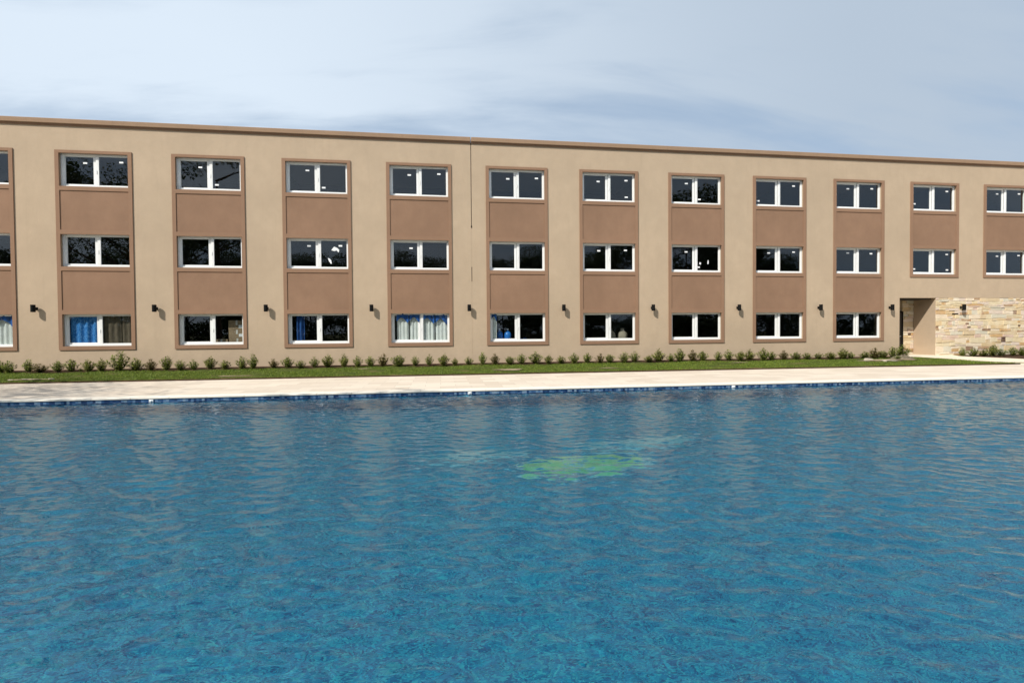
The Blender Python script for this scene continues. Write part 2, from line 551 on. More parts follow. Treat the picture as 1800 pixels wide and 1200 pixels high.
# ---------------------------------------------------------------- mesh helpers
class MB:
    def __init__(self):
        self.v, self.f = [], []

    def add(self, vs_, fs):
        o = len(self.v)
        self.v += [tuple(x) for x in vs_]
        self.f += [tuple(i + o for i in f) for f in fs]
        return self

    def box(self, x0, x1, y0, y1, z0, z1, b=0.0):
        if b <= 0:
            vs_ = [(x0, y0, z0), (x1, y0, z0), (x1, y1, z0), (x0, y1, z0),
                   (x0, y0, z1), (x1, y0, z1), (x1, y1, z1), (x0, y1, z1)]
            fs = [(0, 3, 2, 1), (4, 5, 6, 7), (0, 1, 5, 4), (1, 2, 6, 5), (2, 3, 7, 6), (3, 0, 4, 7)]
            return self.add(vs_, fs)
        # chamfered on the vertical-plane edges seen from the front (-y) and the top
        vs_ = [(x0 + b, y0, z0 + b), (x1 - b, y0, z0 + b), (x1 - b, y0, z1 - b), (x0 + b, y0, z1 - b),
               (x0, y0 + b, z0), (x1, y0 + b, z0), (x1, y0 + b, z1), (x0, y0 + b, z1),
               (x0, y1, z0), (x1, y1, z0), (x1, y1, z1), (x0, y1, z1)]
        fs = [(0, 1, 2, 3), (4, 5, 1, 0), (5, 6, 2, 1), (6, 7, 3, 2), (7, 4, 0, 3),
              (8, 9, 5, 4), (9, 10, 6, 5), (10, 11, 7, 6), (11, 8, 4, 7), (8, 11, 10, 9)]
        return self.add(vs_, fs)

    def lathe(self, prof, n=20, c=(0, 0, 0)):
        """profile of (radius, z)"""
        vs_, fs = [], []
        for r, z in prof:
            for k in range(n):
                a = 2 * math.pi * k / n
                vs_.append((c[0] + r * math.cos(a), c[1] + r * math.sin(a), c[2] + z))
        for j in range(len(prof) - 1):
            for k in range(n):
                k2 = (k + 1) % n
                fs.append((j * n + k, j * n + k2, (j + 1) * n + k2, (j + 1) * n + k))
        fs.append(tuple(range(n - 1, -1, -1)))
        fs.append(tuple(range((len(prof) - 1) * n, len(prof) * n)))
        return self.add(vs_, fs)

    def tube(self, pts, radii, n=7):
        vs_, fs = [], []
        P = [Vector(p) for p in pts]
        for i, p in enumerate(P):
            d = (P[min(i + 1, len(P) - 1)] - P[max(i - 1, 0)]).normalized()
            u = d.cross(Vector((0.31, 0.95, 0.1))).normalized()
            w = d.cross(u)
            for k in range(n):
                a = 2 * math.pi * k / n
                q = p + (u * math.cos(a) + w * math.sin(a)) * radii[i]
                vs_.append(tuple(q))
        for i in range(len(P) - 1):
            for k in range(n):
                k2 = (k + 1) % n
                fs.append((i * n + k, i * n + k2, (i + 1) * n + k2, (i + 1) * n + k))
        fs.append(tuple(range(n - 1, -1, -1)))
        fs.append(tuple(range((len(P) - 1) * n, len(P) * n)))
        return self.add(vs_, fs)

    def grid_panel(self, xs, zs, solid, y0, y1):
        """a wall slab made of the solid cells of a grid, with real openings and reveals"""
        nx, nz = len(xs) - 1, len(zs) - 1
        idx = {}

        def V(i, j, s):
            k = (i, j, s)
            if k not in idx:
                idx[k] = len(self.v)
                self.v.append((xs[i], (y0, y1)[s], zs[j]))
            return idx[k]
        S = lambda i, j: 0 <= i < nx and 0 <= j < nz and solid(i, j)
        for i in range(nx):
            for j in range(nz):
                if not S(i, j):
                    continue
                self.f.append((V(i, j, 0), V(i + 1, j, 0), V(i + 1, j + 1, 0), V(i, j + 1, 0)))
                self.f.append((V(i, j, 1), V(i, j + 1, 1), V(i + 1, j + 1, 1), V(i + 1, j, 1)))
                if not S(i - 1, j):
                    self.f.append((V(i, j, 0), V(i, j + 1, 0), V(i, j + 1, 1), V(i, j, 1)))
                if not S(i + 1, j):
                    self.f.append((V(i + 1, j, 0), V(i + 1, j, 1), V(i + 1, j + 1, 1), V(i + 1, j + 1, 0)))
                if not S(i, j - 1):
                    self.f.append((V(i, j, 0), V(i, j, 1), V(i + 1, j, 1), V(i + 1, j, 0)))
                if not S(i, j + 1):
                    self.f.append((V(i, j + 1, 0), V(i + 1, j + 1, 0), V(i + 1, j + 1, 1), V(i, j + 1, 1)))
        return self

    def mesh(self, name, mat, smooth=False):
        me = bpy.data.meshes.new(name)
        me.from_pydata(self.v, [], self.f)
        me.materials.append(mat)
        if smooth:
            me.polygons.foreach_set('use_smooth', [True] * len(me.polygons))
        me.update()
        return me

    def obj(self, name, mat, parent=None, loc=None, smooth=False):
        return link(name, self.mesh(name, mat, smooth), parent, loc)


def link(name, data, parent=None, loc=None):
    o = bpy.data.objects.new(name, data)
    COL.objects.link(o)
    if parent is not None:
        o.parent = parent
    if loc is not None:
        o.location = loc
    return o


def thing(name, label, cat, loc=(0, 0, 0), group=None):
    o = bpy.data.objects.new(name, None)
    COL.objects.link(o)
    o.empty_display_size = 0.2
    o.location = loc
    return tag(o, label, cat, group)


def tag(o, label, cat, group=None):
    o['label'] = label
    o['category'] = cat
    if group:
        o['group'] = group
    return o


def struct(o, kind='structure'):
    o['kind'] = kind
    return o


def np_mesh(name, verts, faces, mat, smooth=False):
    me = bpy.data.meshes.new(name)
    verts = np.asarray(verts, np.float32)
    faces = np.asarray(faces, np.int32)
    nf, k = faces.shape
    me.vertices.add(len(verts))
    me.vertices.foreach_set('co', verts.ravel())
    me.loops.add(nf * k)
    me.loops.foreach_set('vertex_index', faces.ravel())
    me.polygons.add(nf)
    me.polygons.foreach_set('loop_start', np.arange(0, nf * k, k, dtype=np.int32))
    me.polygons.foreach_set('loop_total', np.full(nf, k, np.int32))
    if smooth:
        me.polygons.foreach_set('use_smooth', np.ones(nf, bool))
    me.materials.append(mat)
    me.update(calc_edges=True)
    me.validate()
    return me


# ---------------------------------------------------------------- dimensions
P_, W_ = 4.2986, 2.810
BX = lambda i: (i - 1) * P_ + (0.036 if i >= 5 else 0.0)
OX0, OX1 = 0.145, 2.665                                   # opening inside a bay
ROWS = {'top': (6.565, 7.885), 'mid': (3.355, 4.650), 'low': (0.157, 1.440)}
Z_WALL0, Z_COPE0, Z_ROOF = -1.30, 9.005, 9.216
X_L, X_R = -9.6, 51.4
BAYS = list(range(-1, 13))
LOWB = [i for i in BAYS if i <= 9]
DECK_Z, WATER_Z, FLOOR_Z = -1.04, -1.165, -2.95
POOL = (-2.5, 45.0, -21.5, -8.28)                          # x0, x1, y0, y1
LAWN_Y = -3.32
lawn_z = lambda y: -0.80 + 0.05 * y
ENT = (38.15, 40.25, 2.16, 1.24)                          # x0, x1, top, depth
ENT_FLOOR = -0.795

# ---------------------------------------------------------------- setting: ground, pool, deck, lawn
mb = MB()
xs = [-3000, POOL[0] - 0.3, POOL[1] + 0.3, 3000]
ys = [-3000, POOL[2] - 0.3, POOL[3] + 0.3, 3000]
for i in range(3):
    for j in range(3):
        if (i, j) != (1, 1):
            mb.add([(xs[i], ys[j], -1.35), (xs[i + 1], ys[j], -1.35), (xs[i + 1], ys[j + 1], -1.35), (xs[i], ys[j + 1], -1.35)], [(0, 1, 2, 3)])
struct(mb.obj('ground', M['ground']))

x0, x1, y0, y1 = POOL
mb = MB()
T = 0.30
mb.box(x0 - T, x1 + T, y0 - T, y1 + T, FLOOR_Z - 0.2, FLOOR_Z)
mb.box(x0 - T, x1 + T, y0 - T, y0, FLOOR_Z + 0.001, DECK_Z - 0.041)
mb.box(x0 - T, x0, y0 + 0.001, y1 - 0.001, FLOOR_Z + 0.001, DECK_Z - 0.041)
mb.box(x1, x1 + T, y0 + 0.001, y1 - 0.001, FLOOR_Z + 0.001, DECK_Z - 0.041)
basin = struct(mb.obj('pool_basin', M['tile']))
far = struct(MB().box(x0 - T, x1 + T, y1, y1 + T, FLOOR_Z + 0.001, DECK_Z - 0.041).obj('pool_wall', M['wall_tile']))
far.cycles.is_caustics_receiver = True
basin.cycles.is_caustics_receiver = True

mb = MB()
bz0, bz1 = WATER_Z - 0.16, DECK_Z - 0.042
mb.box(x0 + 0.01, x1 - 0.01, y1 - 0.012, y1 - 0.0005, bz0, bz1)
mb.box(x0 + 0.01, x1 - 0.01, y0 + 0.0005, y0 + 0.012, bz0, bz1)
struct(mb.obj('waterline_tiles', M['band']))

# deck slabs round the pool, then the paler coping stones along its rim
mb = MB()
c = 0.36
mb.box(-60, 90, y1 + c + 0.003, LAWN_Y, -1.30, DECK_Z)
mb.box(-60, 90, -30, y0 - c - 0.003, -1.30, DECK_Z)
mb.box(-60, x0 - c - 0.003, y0 - c, y1 + c, -1.30, DECK_Z)
mb.box(x1 + c + 0.003, 90, y0 - c, y1 + c, -1.30, DECK_Z)
struct(mb.obj('pool_deck', M['deck']))
mb = MB()
rr = random.Random(3)
x = x0 - c
while x < x1 + c:
    L = 0.92
    for (ya, yb) in ((y1 - 0.035, y1 + c), (y0 - c, y0 + 0.035)):
        dz = rr.uniform(-0.0015, 0.0015)
        mb.box(x + 0.003, min(x + L, x1 + c) - 0.003, ya, yb, DECK_Z - 0.040, DECK_Z + 0.004 + dz, 0.006)
    x += L
for (xa, xb) in ((x0 - c, x0 + 0.035), (x1 - 0.035, x1 + c)):
    mb.box(xa, xb, y0 + 0.04, y1 - 0.04, DECK_Z - 0.040, DECK_Z + 0.004)
struct(mb.obj('pool_coping', M['kerb']))


# water surface: a sum of travelling ripples laid out as a real height field
def water():
    X0, X1, Y0, Y1 = x0 - 0.004, x1 + 0.004, y0 - 0.004, y1 + 0.004
    d = 0.025
    nx, ny = int((X1 - X0) / d) + 1, int((Y1 - Y0) / d) + 1
    kx = 2 * np.pi * np.fft.fftfreq(nx, d)[None, :]
    ky = 2 * np.pi * np.fft.rfftfreq(1, 1)[None, :]
    ky = 2 * np.pi * np.fft.fftfreq(ny, d)[:, None]
    k = np.hypot(kx, ky) + 1e-9
    ang = np.arctan2(ky, kx)
    k0 = 2 * np.pi / 0.34                                   # main ripple length
    amp = np.where(k < k0, (k / k0) ** 1.7, (k / k0) ** -1.9) * np.exp(-(k / 95.0) ** 2)
    amp *= 0.22 + 0.78 * np.abs(np.cos(ang - math.radians(78))) ** 2.2
    amp *= (k > 2 * np.pi / 9.0)
    ph = NP.normal(size=k.shape) + 1j * NP.normal(size=k.shape)
    H = amp * ph
    h = np.real(np.fft.ifft2(H))
    dx_ = np.real(np.fft.ifft2(1j * kx / k * H))
    dy_ = np.real(np.fft.ifft2(1j * ky / k * H))
    sx = np.gradient(h, d, axis=1); sy = np.gradient(h, d, axis=0)
    rms = math.sqrt(float((sx ** 2 + sy ** 2).mean()))
    h *= WATER_SLOPE / rms
    dx_ *= CHOP * WATER_SLOPE / rms                         # crests pinch, troughs widen
    dy_ *= CHOP * WATER_SLOPE / rms
    for q in (dx_, dy_):
        q[:4] = 0; q[-4:] = 0; q[:, :4] = 0; q[:, -4:] = 0
    gx = np.linspace(X0, X1, nx); gy = np.linspace(Y0, Y1, ny)
    # calmer patches
    GX, GY = np.meshgrid(gx, gy)
    calm = 0.86 + 0.22 * np.sin(GX * 0.41 + 1.3 * np.sin(GY * 0.35)) * np.sin(GY * 0.53 + 0.6 * np.sin(GX * 0.27))
    h *= calm
    V = np.stack([GX + dx_, GY + dy_, WATER_Z + h - h.mean()], -1).reshape(-1, 3)
    I = np.arange(nx * ny).reshape(ny, nx)
    F = np.stack([I[:-1, :-1], I[:-1, 1:], I[1:, 1:], I[1:, :-1]], -1).reshape(-1, 4)
    return link('water', np_mesh('water', V, F, M['water'], True))


WATER_SLOPE = 0.135
wobj = struct(water())
wobj.cycles.is_caustics_caster = True

# lawn strip with a soil edge, path and planting bed
PATH = [(38.20, -0.001), (41.25, -0.001), (41.05, -0.62), (41.85, -1.38), (42.65, -2.25), (43.9, LAWN_Y + 0.001),
        (40.75, LAWN_Y + 0.001), (40.1, -2.75), (39.62, -2.05), (39.2, -1.0), (38.75, -0.35)]


def inside(poly, x, y):
    c_ = False
    n = len(poly)
    for i in range(n):
        xa, ya = poly[i]; xb, yb = poly[i - 1]
        if (ya > y) != (yb > y) and x < (xb - xa) * (y - ya) / (yb - ya) + xa:
            c_ = not c_
    return c_


gx = np.arange(-12, 52.01, 0.10)
gy = np.linspace(LAWN_Y, 0.30, 34)
GX, GY = np.meshgrid(gx, gy)
und = 0.012 * np.sin(GX * 1.7 + 2 * np.sin(GY * 1.3)) + 0.010 * np.sin(GX * 4.1 + GY * 3.0) + NP.normal(0, 0.004, GX.shape)
edge = np.clip((GY - LAWN_Y) / 0.5, 0, 1)
Z = lawn_z(GY) + und * edge - 0.014
# an uneven bank of soil where the lawn meets the deck
Z[0] = DECK_Z - 0.03
GY[0] = LAWN_Y - 0.002
GY[1] += NP.normal(0, 0.012, GX.shape[1]) - 0.05
V = np.stack([GX, GY, Z], -1).reshape(-1, 3)
I = np.arange(GX.size).reshape(GX.shape)
F = np.stack([I[:-1, :-1], I[:-1, 1:], I[1:, 1:], I[1:, :-1]], -1).reshape(-1, 4)
lawn = struct(link('lawn', np_mesh('lawn', V, F, M['lawn'], True)))
mb = MB()
mb.box(-12, 40.9, LAWN_Y - 0.010, LAWN_Y + 0.10, DECK_Z - 0.1, lawn_z(LAWN_Y) - 0.028)
mb.box(43.8, 52, LAWN_Y - 0.010, LAWN_Y + 0.10, DECK_Z - 0.1, lawn_z(LAWN_Y) - 0.028)
struct(mb.obj('soil_edge', M['soil']))
# soil strip at the foot of the wall and the bed before the stone wall
mb = MB()
pts = []
xx = -12.0
rr = random.Random(5)
while xx <= 38.2:
    pts.append((xx, -0.78 + rr.uniform(-0.16, 0.16)))
    xx += 0.28
for a, b in zip(pts, pts[1:]):
    mb.add([(a[0], a[1], lawn_z(a[1]) + 0.004), (b[0], b[1], lawn_z(b[1]) + 0.004), (b[0], 0.1, -0.775), (a[0], 0.1, -0.775)], [(0, 1, 2, 3)])
bed = [(41.28, 0.05), (41.12, -0.62), (41.92, -1.33), (42.75, -2.2), (44.2, -2.3), (52, -2.3), (52, 0.05)]
mb.add([(a, b, lawn_z(b) + 0.012) for a, b in bed], [tuple(range(len(bed) - 1, -1, -1))])
struct(mb.obj('planting_soil', M['soil']))
mb = MB()
n = len(PATH)
top = [(a, b, lawn_z(b) + 0.030 if b > LAWN_Y + 0.3 else DECK_Z + 0.045) for a, b in PATH]
mb.add(top + [(a, b, c_ - 0.2) for a, b, c_ in top],
       [tuple(range(n - 1, -1, -1))] + [(i, (i + 1) % n, n + (i + 1) % n, n + i) for i in range(n)])
struct(mb.obj('entrance_path', M['path']))


def grass():
    N = 150000
    X = NP.uniform(-6, 47, N)
    # keep density where the photograph looks
    Y = NP.uniform(LAWN_Y - 0.01, -0.55, N)
    patch = (np.sin(X * 2.3 + 1.7 * np.sin(Y * 2.1 + X * 0.6)) * np.sin(Y * 2.9 + X * 0.9) + 0.5 * np.sin(X * 5.3 + Y * 4.0))
    keep = NP.uniform(0, 1, N) < np.clip(1.02 - 0.55 * np.clip(patch - 0.35, 0, 1), 0.1, 1)
    for (cx, cy, rx, ry) in ((17.9, -2.55, 0.75, 0.42), (0.9, -2.85, 1.0, 0.22), (35.4, -1.6, 1.5, 0.55), (8.2, -2.9, 1.0, 0.18), (37.2, -1.2, 1.0, 0.6), (21.6, -2.9, 0.9, 0.16)):
        r = ((X - cx) / rx) ** 2 + ((Y - cy) / ry) ** 2
        keep &= NP.uniform(0, 1, N) < np.clip(r - 0.35, 0.04, 1)
    keep &= np.array([not inside(PATH, a, b) for a, b in zip(X, Y)]) | (X < 38)
    keep &= ~((X > 40.9) & (Y > -2.35))
    keep &= X < 44.5
    keep &= NP.uniform(0, 1, N) < np.clip((Y - LAWN_Y) / 0.10 + 0.25, 0, 1)
    X, Y = X[keep], Y[keep]
    n = len(X)
    a = NP.uniform(0, 2 * np.pi, n)
    hgt = NP.uniform(0.022, 0.062, n) * (0.8 + 0.35 * np.sin(X * 1.3 + 2 * np.sin(Y * 1.9)))
    w = NP.uniform(0.006, 0.013, n)
    lean = NP.normal(0, 0.022, (n, 2))
    Z0 = lawn_z(Y) - 0.012
    A = np.stack([X - w * np.cos(a), Y - w * np.sin(a), Z0], -1)
    B = np.stack([X + w * np.cos(a), Y + w * np.sin(a), Z0], -1)
    C_ = np.stack([X + lean[:, 0], Y + lean[:, 1], Z0 + hgt], -1)
    V = np.stack([A, B, C_], 1).reshape(-1, 3)
    F = np.arange(3 * n).reshape(-1, 3)
    return link('grass', np_mesh('grass', V, F, M['grass']))


struct(grass(), 'stuff')

# ---------------------------------------------------------------- building
hotel = thing('hotel_building', 'long three storey tan stucco building with brown framed window columns behind the pool', 'building')


def wall():
    EPS = 0.03
    xs = [X_L, X_R, 16.565, 16.595, ENT[0], ENT[1]]
    for i in BAYS:
        xs += [BX(i) + OX0 - EPS, BX(i) + OX1 + EPS]
    xs = sorted(set(round(x, 4) for x in xs))
    zs = [Z_WALL0, ENT[2], Z_COPE0]
    for a, b in ROWS.values():
        zs += [a - EPS, b + EPS]
    zs = sorted(set(round(z, 4) for z in zs))

    def solid(i, j):
        xm, zm = (xs[i] + xs[i + 1]) / 2, (zs[j] + zs[j + 1]) / 2
        if 16.565 < xm < 16.595:
            return False
        if xm > ENT[0] and zm < ENT[2]:
            return False
        for k in BAYS:
            if BX(k) + OX0 - EPS < xm < BX(k) + OX1 + EPS:
                for nm, (a, b) in ROWS.items():
                    if nm == 'low' and k > 9:
                        continue
                    if a - EPS < zm < b + EPS:
                        return False
        return True
    mb = MB().grid_panel(xs, zs, solid, 0.0, 0.26)
    mb.obj('wall', M['wall'], hotel)
    # the expansion joint: open slot, partly filled flush with sealant
    MB().box(16.562, 16.598, 0.028, 0.20, Z_WALL0, Z_COPE0).obj('expansion_joint', M['joint'], hotel)
    mb = MB()
    mb.box(16.566, 16.594, 0.0035, 0.027, 3.50, 5.28)
    mb.box(16.566, 16.594, 0.0045, 0.027, -1.0, 2.86)
    mb.obj('joint_sealant', M['wall'], hotel)
    MB().box(16.556, 16.606, -0.016, 0.02, 5.24, 5.33, 0.006).obj('joint_clip', M['joint'], hotel)


wall()

# parapet coping in cast lengths, a notch at the joint
mb = MB()
for a, b in ((X_L - 0.1, 16.565), (16.597, X_R + 0.1)):
    mb.box(a, b, -0.105, 0.40, Z_COPE0 + 0.012, Z_ROOF, 0.018)
mb.obj('parapet_coping', M['coping'], hotel)
# a drip course tucked under it
mb = MB()
for a, b in ((X_L, 16.565), (16.597, X_R)):
    mb.box(a, b, -0.045, -0.0005, Z_COPE0 - 0.045, Z_COPE0 + 0.013)
mb.obj('drip_course', M['trim'], hotel)
# roof, back and end walls
mb = MB()
mb.box(X_L, X_R, 0.262, 13.0, 8.35, 8.60)
mb.obj('roof', M['soffit'], hotel)
mb = MB()
mb.box(X_L, X_R, 13.0, 13.25, -1.3, 9.0)
mb.box(X_L, X_L + 0.25, 0.262, 12.999, -1.3, 8.34)
mb.box(X_R - 0.25, X_R, 0.262, 12.999, -1.3, 8.34)
mb.obj('rear_wall', M['wall'], hotel)
# the rooms behind the windows: slabs, partitions, a corridor wall
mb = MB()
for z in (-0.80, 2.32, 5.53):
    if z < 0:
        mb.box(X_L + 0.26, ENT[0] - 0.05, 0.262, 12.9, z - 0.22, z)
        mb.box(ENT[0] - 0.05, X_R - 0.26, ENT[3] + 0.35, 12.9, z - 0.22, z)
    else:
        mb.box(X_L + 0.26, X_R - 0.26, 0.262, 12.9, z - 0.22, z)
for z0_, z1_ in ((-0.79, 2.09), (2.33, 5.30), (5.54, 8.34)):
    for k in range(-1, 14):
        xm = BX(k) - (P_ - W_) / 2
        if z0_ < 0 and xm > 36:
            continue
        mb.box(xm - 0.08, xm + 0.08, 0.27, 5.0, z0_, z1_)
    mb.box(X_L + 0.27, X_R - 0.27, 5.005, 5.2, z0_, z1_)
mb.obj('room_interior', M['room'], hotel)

# window surrounds and spandrel panels
for i in BAYS:
    low = i <= 9
    zb = 0.0 if low else 3.21
    xs = [BX(i), BX(i) + OX0, BX(i) + OX1, BX(i) + W_]
    zs = [zb]
    holes = []
    for nm in (('low', 'mid', 'top') if low else ('mid', 'top')):
        a, b = ROWS[nm]
        if len(zs) > 1:
            zs += [a - 0.0]
        else:
            zs += [a]
        holes.append((a, b))
        zs += [b]
        if nm != 'top':
            up = ROWS['mid' if nm == 'low' else 'top'][0]
            zs += [b + 0.175, up - 0.165]
            holes.append((b + 0.175, up - 0.165))
    zs += [8.0]
    hs = [(round(a, 3), round(b, 3)) for a, b in holes]
    zs = [round(z, 3) for z in zs]

    def solid(ii, jj):
        if ii != 1:
            return True
        return (zs[jj], zs[jj + 1]) not in hs
    mb = MB().grid_panel(xs, zs, solid, -0.040, 0.018)
    mb.obj('window_surround', M['trim'], hotel)
    for nm in (('low', 'mid') if low else ('mid',)):
        a, b = ROWS[nm]
        up = ROWS['mid' if nm == 'low' else 'top'][0]
        MB().box(BX(i) + OX0 - 0.02, BX(i) + OX1 + 0.02, -0.012, 0.012, b + 0.155, up - 0.145).obj('spandrel_panel', M['panel'], hotel)

STICK_TOP = {1: [(0.98, 7.56), (2.34, 7.62)], 2: [(1.02, 7.55), (1.67, 6.83)], 3: [(0.99, 7.58), (1.66, 6.85)],
             4: [(0.98, 7.53), (2.27, 7.60)], 5: [(1.02, 7.51), (2.33, 7.56)], 6: [(0.95, 7.53), (2.28, 7.60), (2.29, 6.83)],
             7: [(0.99, 7.58), (1.62, 6.83)], 8: [(2.24, 7.62), (0.39, 6.86)], 9: [(0.94, 7.60), (2.24, 7.62)],
             10: [(2.26, 7.62), (0.41, 6.95)], 11: [(1.02, 7.60), (2.31, 7.62)], 12: [(0.98, 7.58), (2.3, 7.6)]}
STICK_MID = {3: [(1.01, 4.36), (2.32, 4.37)], 4: [(1.02, 4.32)], 6: [(0.96, 4.33), (2.24, 4.36)],
             7: [(0.97, 4.34), (1.57, 3.61)], 8: [(0.95, 4.35), (2.25, 4.40)], 9: [(0.95, 4.40), (2.21, 4.38)],
             10: [(2.28, 4.40), (0.41, 3.64), (2.30, 3.60)], 11: [(1.05, 4.36), (2.32, 4.40)]}
YF = 0.100                                                # face of the outer frame


def frame_ring(mb, xa, xb, za, zb, l, r, b, t, ya, yb):
    """four butted members of a frame"""
    mb.box(xa, xa + l, ya, yb, za, zb, 0.006)
    mb.box(xb - r, xb, ya, yb, za, zb, 0.006)
    mb.box(xa + l + 0.0004, xb - r - 0.0004, ya + 0.0015, yb, za, za + b, 0.006)
    mb.box(xa + l + 0.0004, xb - r - 0.0004, ya + 0.0015, yb, zb - t, zb, 0.006)


def window_meshes(h):
    """meshes in local coordinates: x from the bay's left, z from the opening's sill"""
    a0, a1 = OX0 - 0.02, OX1 + 0.02
    fr = MB()
    frame_ring(fr, a0, a1, -0.02, h + 0.02, 0.075, 0.065, 0.085, 0.065, YF, YF + 0.10)
    mid = (OX0 + OX1) / 2
    s1 = MB()                                             # left sash, inner track
    frame_ring(s1, a0 + 0.060, mid + 0.004, 0.050, h - 0.035, 0.085, 0.120, 0.085, 0.055, YF + 0.052, YF + 0.092)
    s2 = MB()                                             # right sash, outer track
    frame_ring(s2, mid - 0.004, a1 - 0.050, 0.045, h - 0.030, 0.118, 0.055, 0.058, 0.040, YF + 0.008, YF + 0.048)
    s2.box(mid + 0.02, mid + 0.045, YF - 0.010, YF + 0.007, h * 0.42, h * 0.42 + 0.13, 0.004)
    gs = MB().box(mid - 0.013, mid - 0.0045, YF + 0.044, YF + 0.0515, 0.052, h - 0.04)  # dark strip drawing in the gap line and shadow between the stiles
    p1 = MB().box(a0 + 0.060 + 0.08, mid + 0.004 - 0.115, YF + 0.068, YF + 0.074, 0.130, h - 0.095)
    p2 = MB().box(mid - 0.004 + 0.113, a1 - 0.050 - 0.05, YF + 0.026, YF + 0.032, 0.098, h - 0.070)
    return [fr.mesh('window', M['pvc']), s1.mesh('sash', M['pvc']), s2.mesh('sash', M['pvc']),
            gs.mesh('shadow_strip', M['gap_shadow']), p1.mesh('pane', M['glass']), p2.mesh('pane', M['glass'])]


WM = {nm: window_meshes(b - a) for nm, (a, b) in ROWS.items()}
stick_me = MB().box(-0.075, 0.075, -0.0006, 0.0006, -0.034, 0.034).mesh('sticker', M['sticker'])


def sunlit_patch_mesh(pts):  # flat white cut-outs painting in sunlit patches seen behind the pane
    n = len(pts)
    mb = MB()
    mb.add([(a, -0.0006, b) for a, b in pts] + [(a, 0.0006, b) for a, b in pts],
           [tuple(range(n)), tuple(range(2 * n - 1, n - 1, -1))] + [(i, n + i, n + (i + 1) % n, (i + 1) % n) for i in range(n)])
    return mb.mesh('sunlit_patch', M['sticker'])


for i in BAYS:
    for nm, (a, b) in ROWS.items():
        if nm == 'low' and i > 9:
            continue
        me = WM[nm]
        win = link('window', me[0], hotel, (BX(i), 0, a))
        for n_, m_ in zip(('sash', 'sash', 'shadow_strip', 'pane', 'pane'), me[1:]):
            link(n_, m_, win)
        for (sx_, sz_) in {'top': STICK_TOP, 'mid': STICK_MID}.get(nm, {}).get(i, []):
            left = sx_ < 1.4
            o = link('sticker', stick_me, win, (sx_, YF + (0.0670 if left else 0.0250), sz_ - a))
        if nm == 'mid' and i == 3:
            link('sunlit_patch', sunlit_patch_mesh([(-0.16, -0.02), (-0.05, -0.06), (0.06, -0.03), (0.14, -0.12), (0.17, 0.0), (0.08, 0.08), (-0.04, 0.13), (-0.10, 0.07)]), win, (2.10, YF + 0.0252, 4.20 - a))
            link('sunlit_patch', sunlit_patch_mesh([(-0.09, 0.12), (-0.02, 0.10), (0.05, 0.02), (0.07, -0.12), (0.03, -0.13), (-0.05, -0.01)]), win, (1.88, YF + 0.0252, 3.72 - a))
        if nm == 'mid' and i == 7:
            link('sunlit_patch', sunlit_patch_mesh([(-0.03, -0.10), (0.03, -0.09), (0.04, 0.04), (0.01, 0.11), (-0.02, 0.05)]), win, (2.06, YF + 0.0252, 3.86 - a))
            link('sunlit_patch', sunlit_patch_mesh([(-0.05, -0.03), (0.03, -0.06), (0.05, 0.03), (-0.02, 0.07)]), win, (1.66, YF + 0.0252, 3.79 - a))

# ---------------------------------------------------------------- entrance and stone facing
ex0, ex1, ez, ed = ENT
mb = MB()
mb.box(ex0 - 0.25, ex0 - 0.0005, 0.262, ed, Z_WALL0, ez + 0.4)
mb.obj('recess_wall', M['wall'], hotel)
mb = MB()
mb.box(ex1 + 0.0005, ex1 + 0.22, 0.020, ed, Z_WALL0, ez - 0.003)
mb.obj('recess_wall', M['wall'], hotel)
MB().box(ex0 - 0.2, ex1 + 0.2, 0.262, ed + 0.3, ez + 0.002, ez + 0.2).obj('recess_soffit', M['soffit'], hotel)
MB().lathe([(0.055, 0.0), (0.060, 0.012), (0.060, 0.03)], 16, (39.55, 0.62, ez - 0.018)).obj('downlight', M['fitting'], hotel)
struct(MB().box(ex0, ex1, -0.0015, ed + 0.05, -1.25, ENT_FLOOR + 0.030).obj('entrance_floor', M['path']))
door = MB().box(ex0 + 0.10, ex0 + 1.32, ed - 0.075, ed - 0.045, ENT_FLOOR + 0.035, 1.46, 0.006).obj('entrance_door', M['door'], hotel)
mb = MB()
frame_ring(mb, ex0 + 0.02, ex0 + 1.40, ENT_FLOOR + 0.032, 1.54, 0.07, 0.07, 0.03, 0.07, ed - 0.10, ed - 0.01)
mb.obj('door_frame', M['black'], door)
MB().tube([(ex0 + 1.22, ed - 0.08, 0.2), (ex0 + 1.22, ed - 0.13, 0.2), (ex0 + 1.12, ed - 0.13, 0.2)], [0.012] * 3).obj('handle', M['pvc'], door)


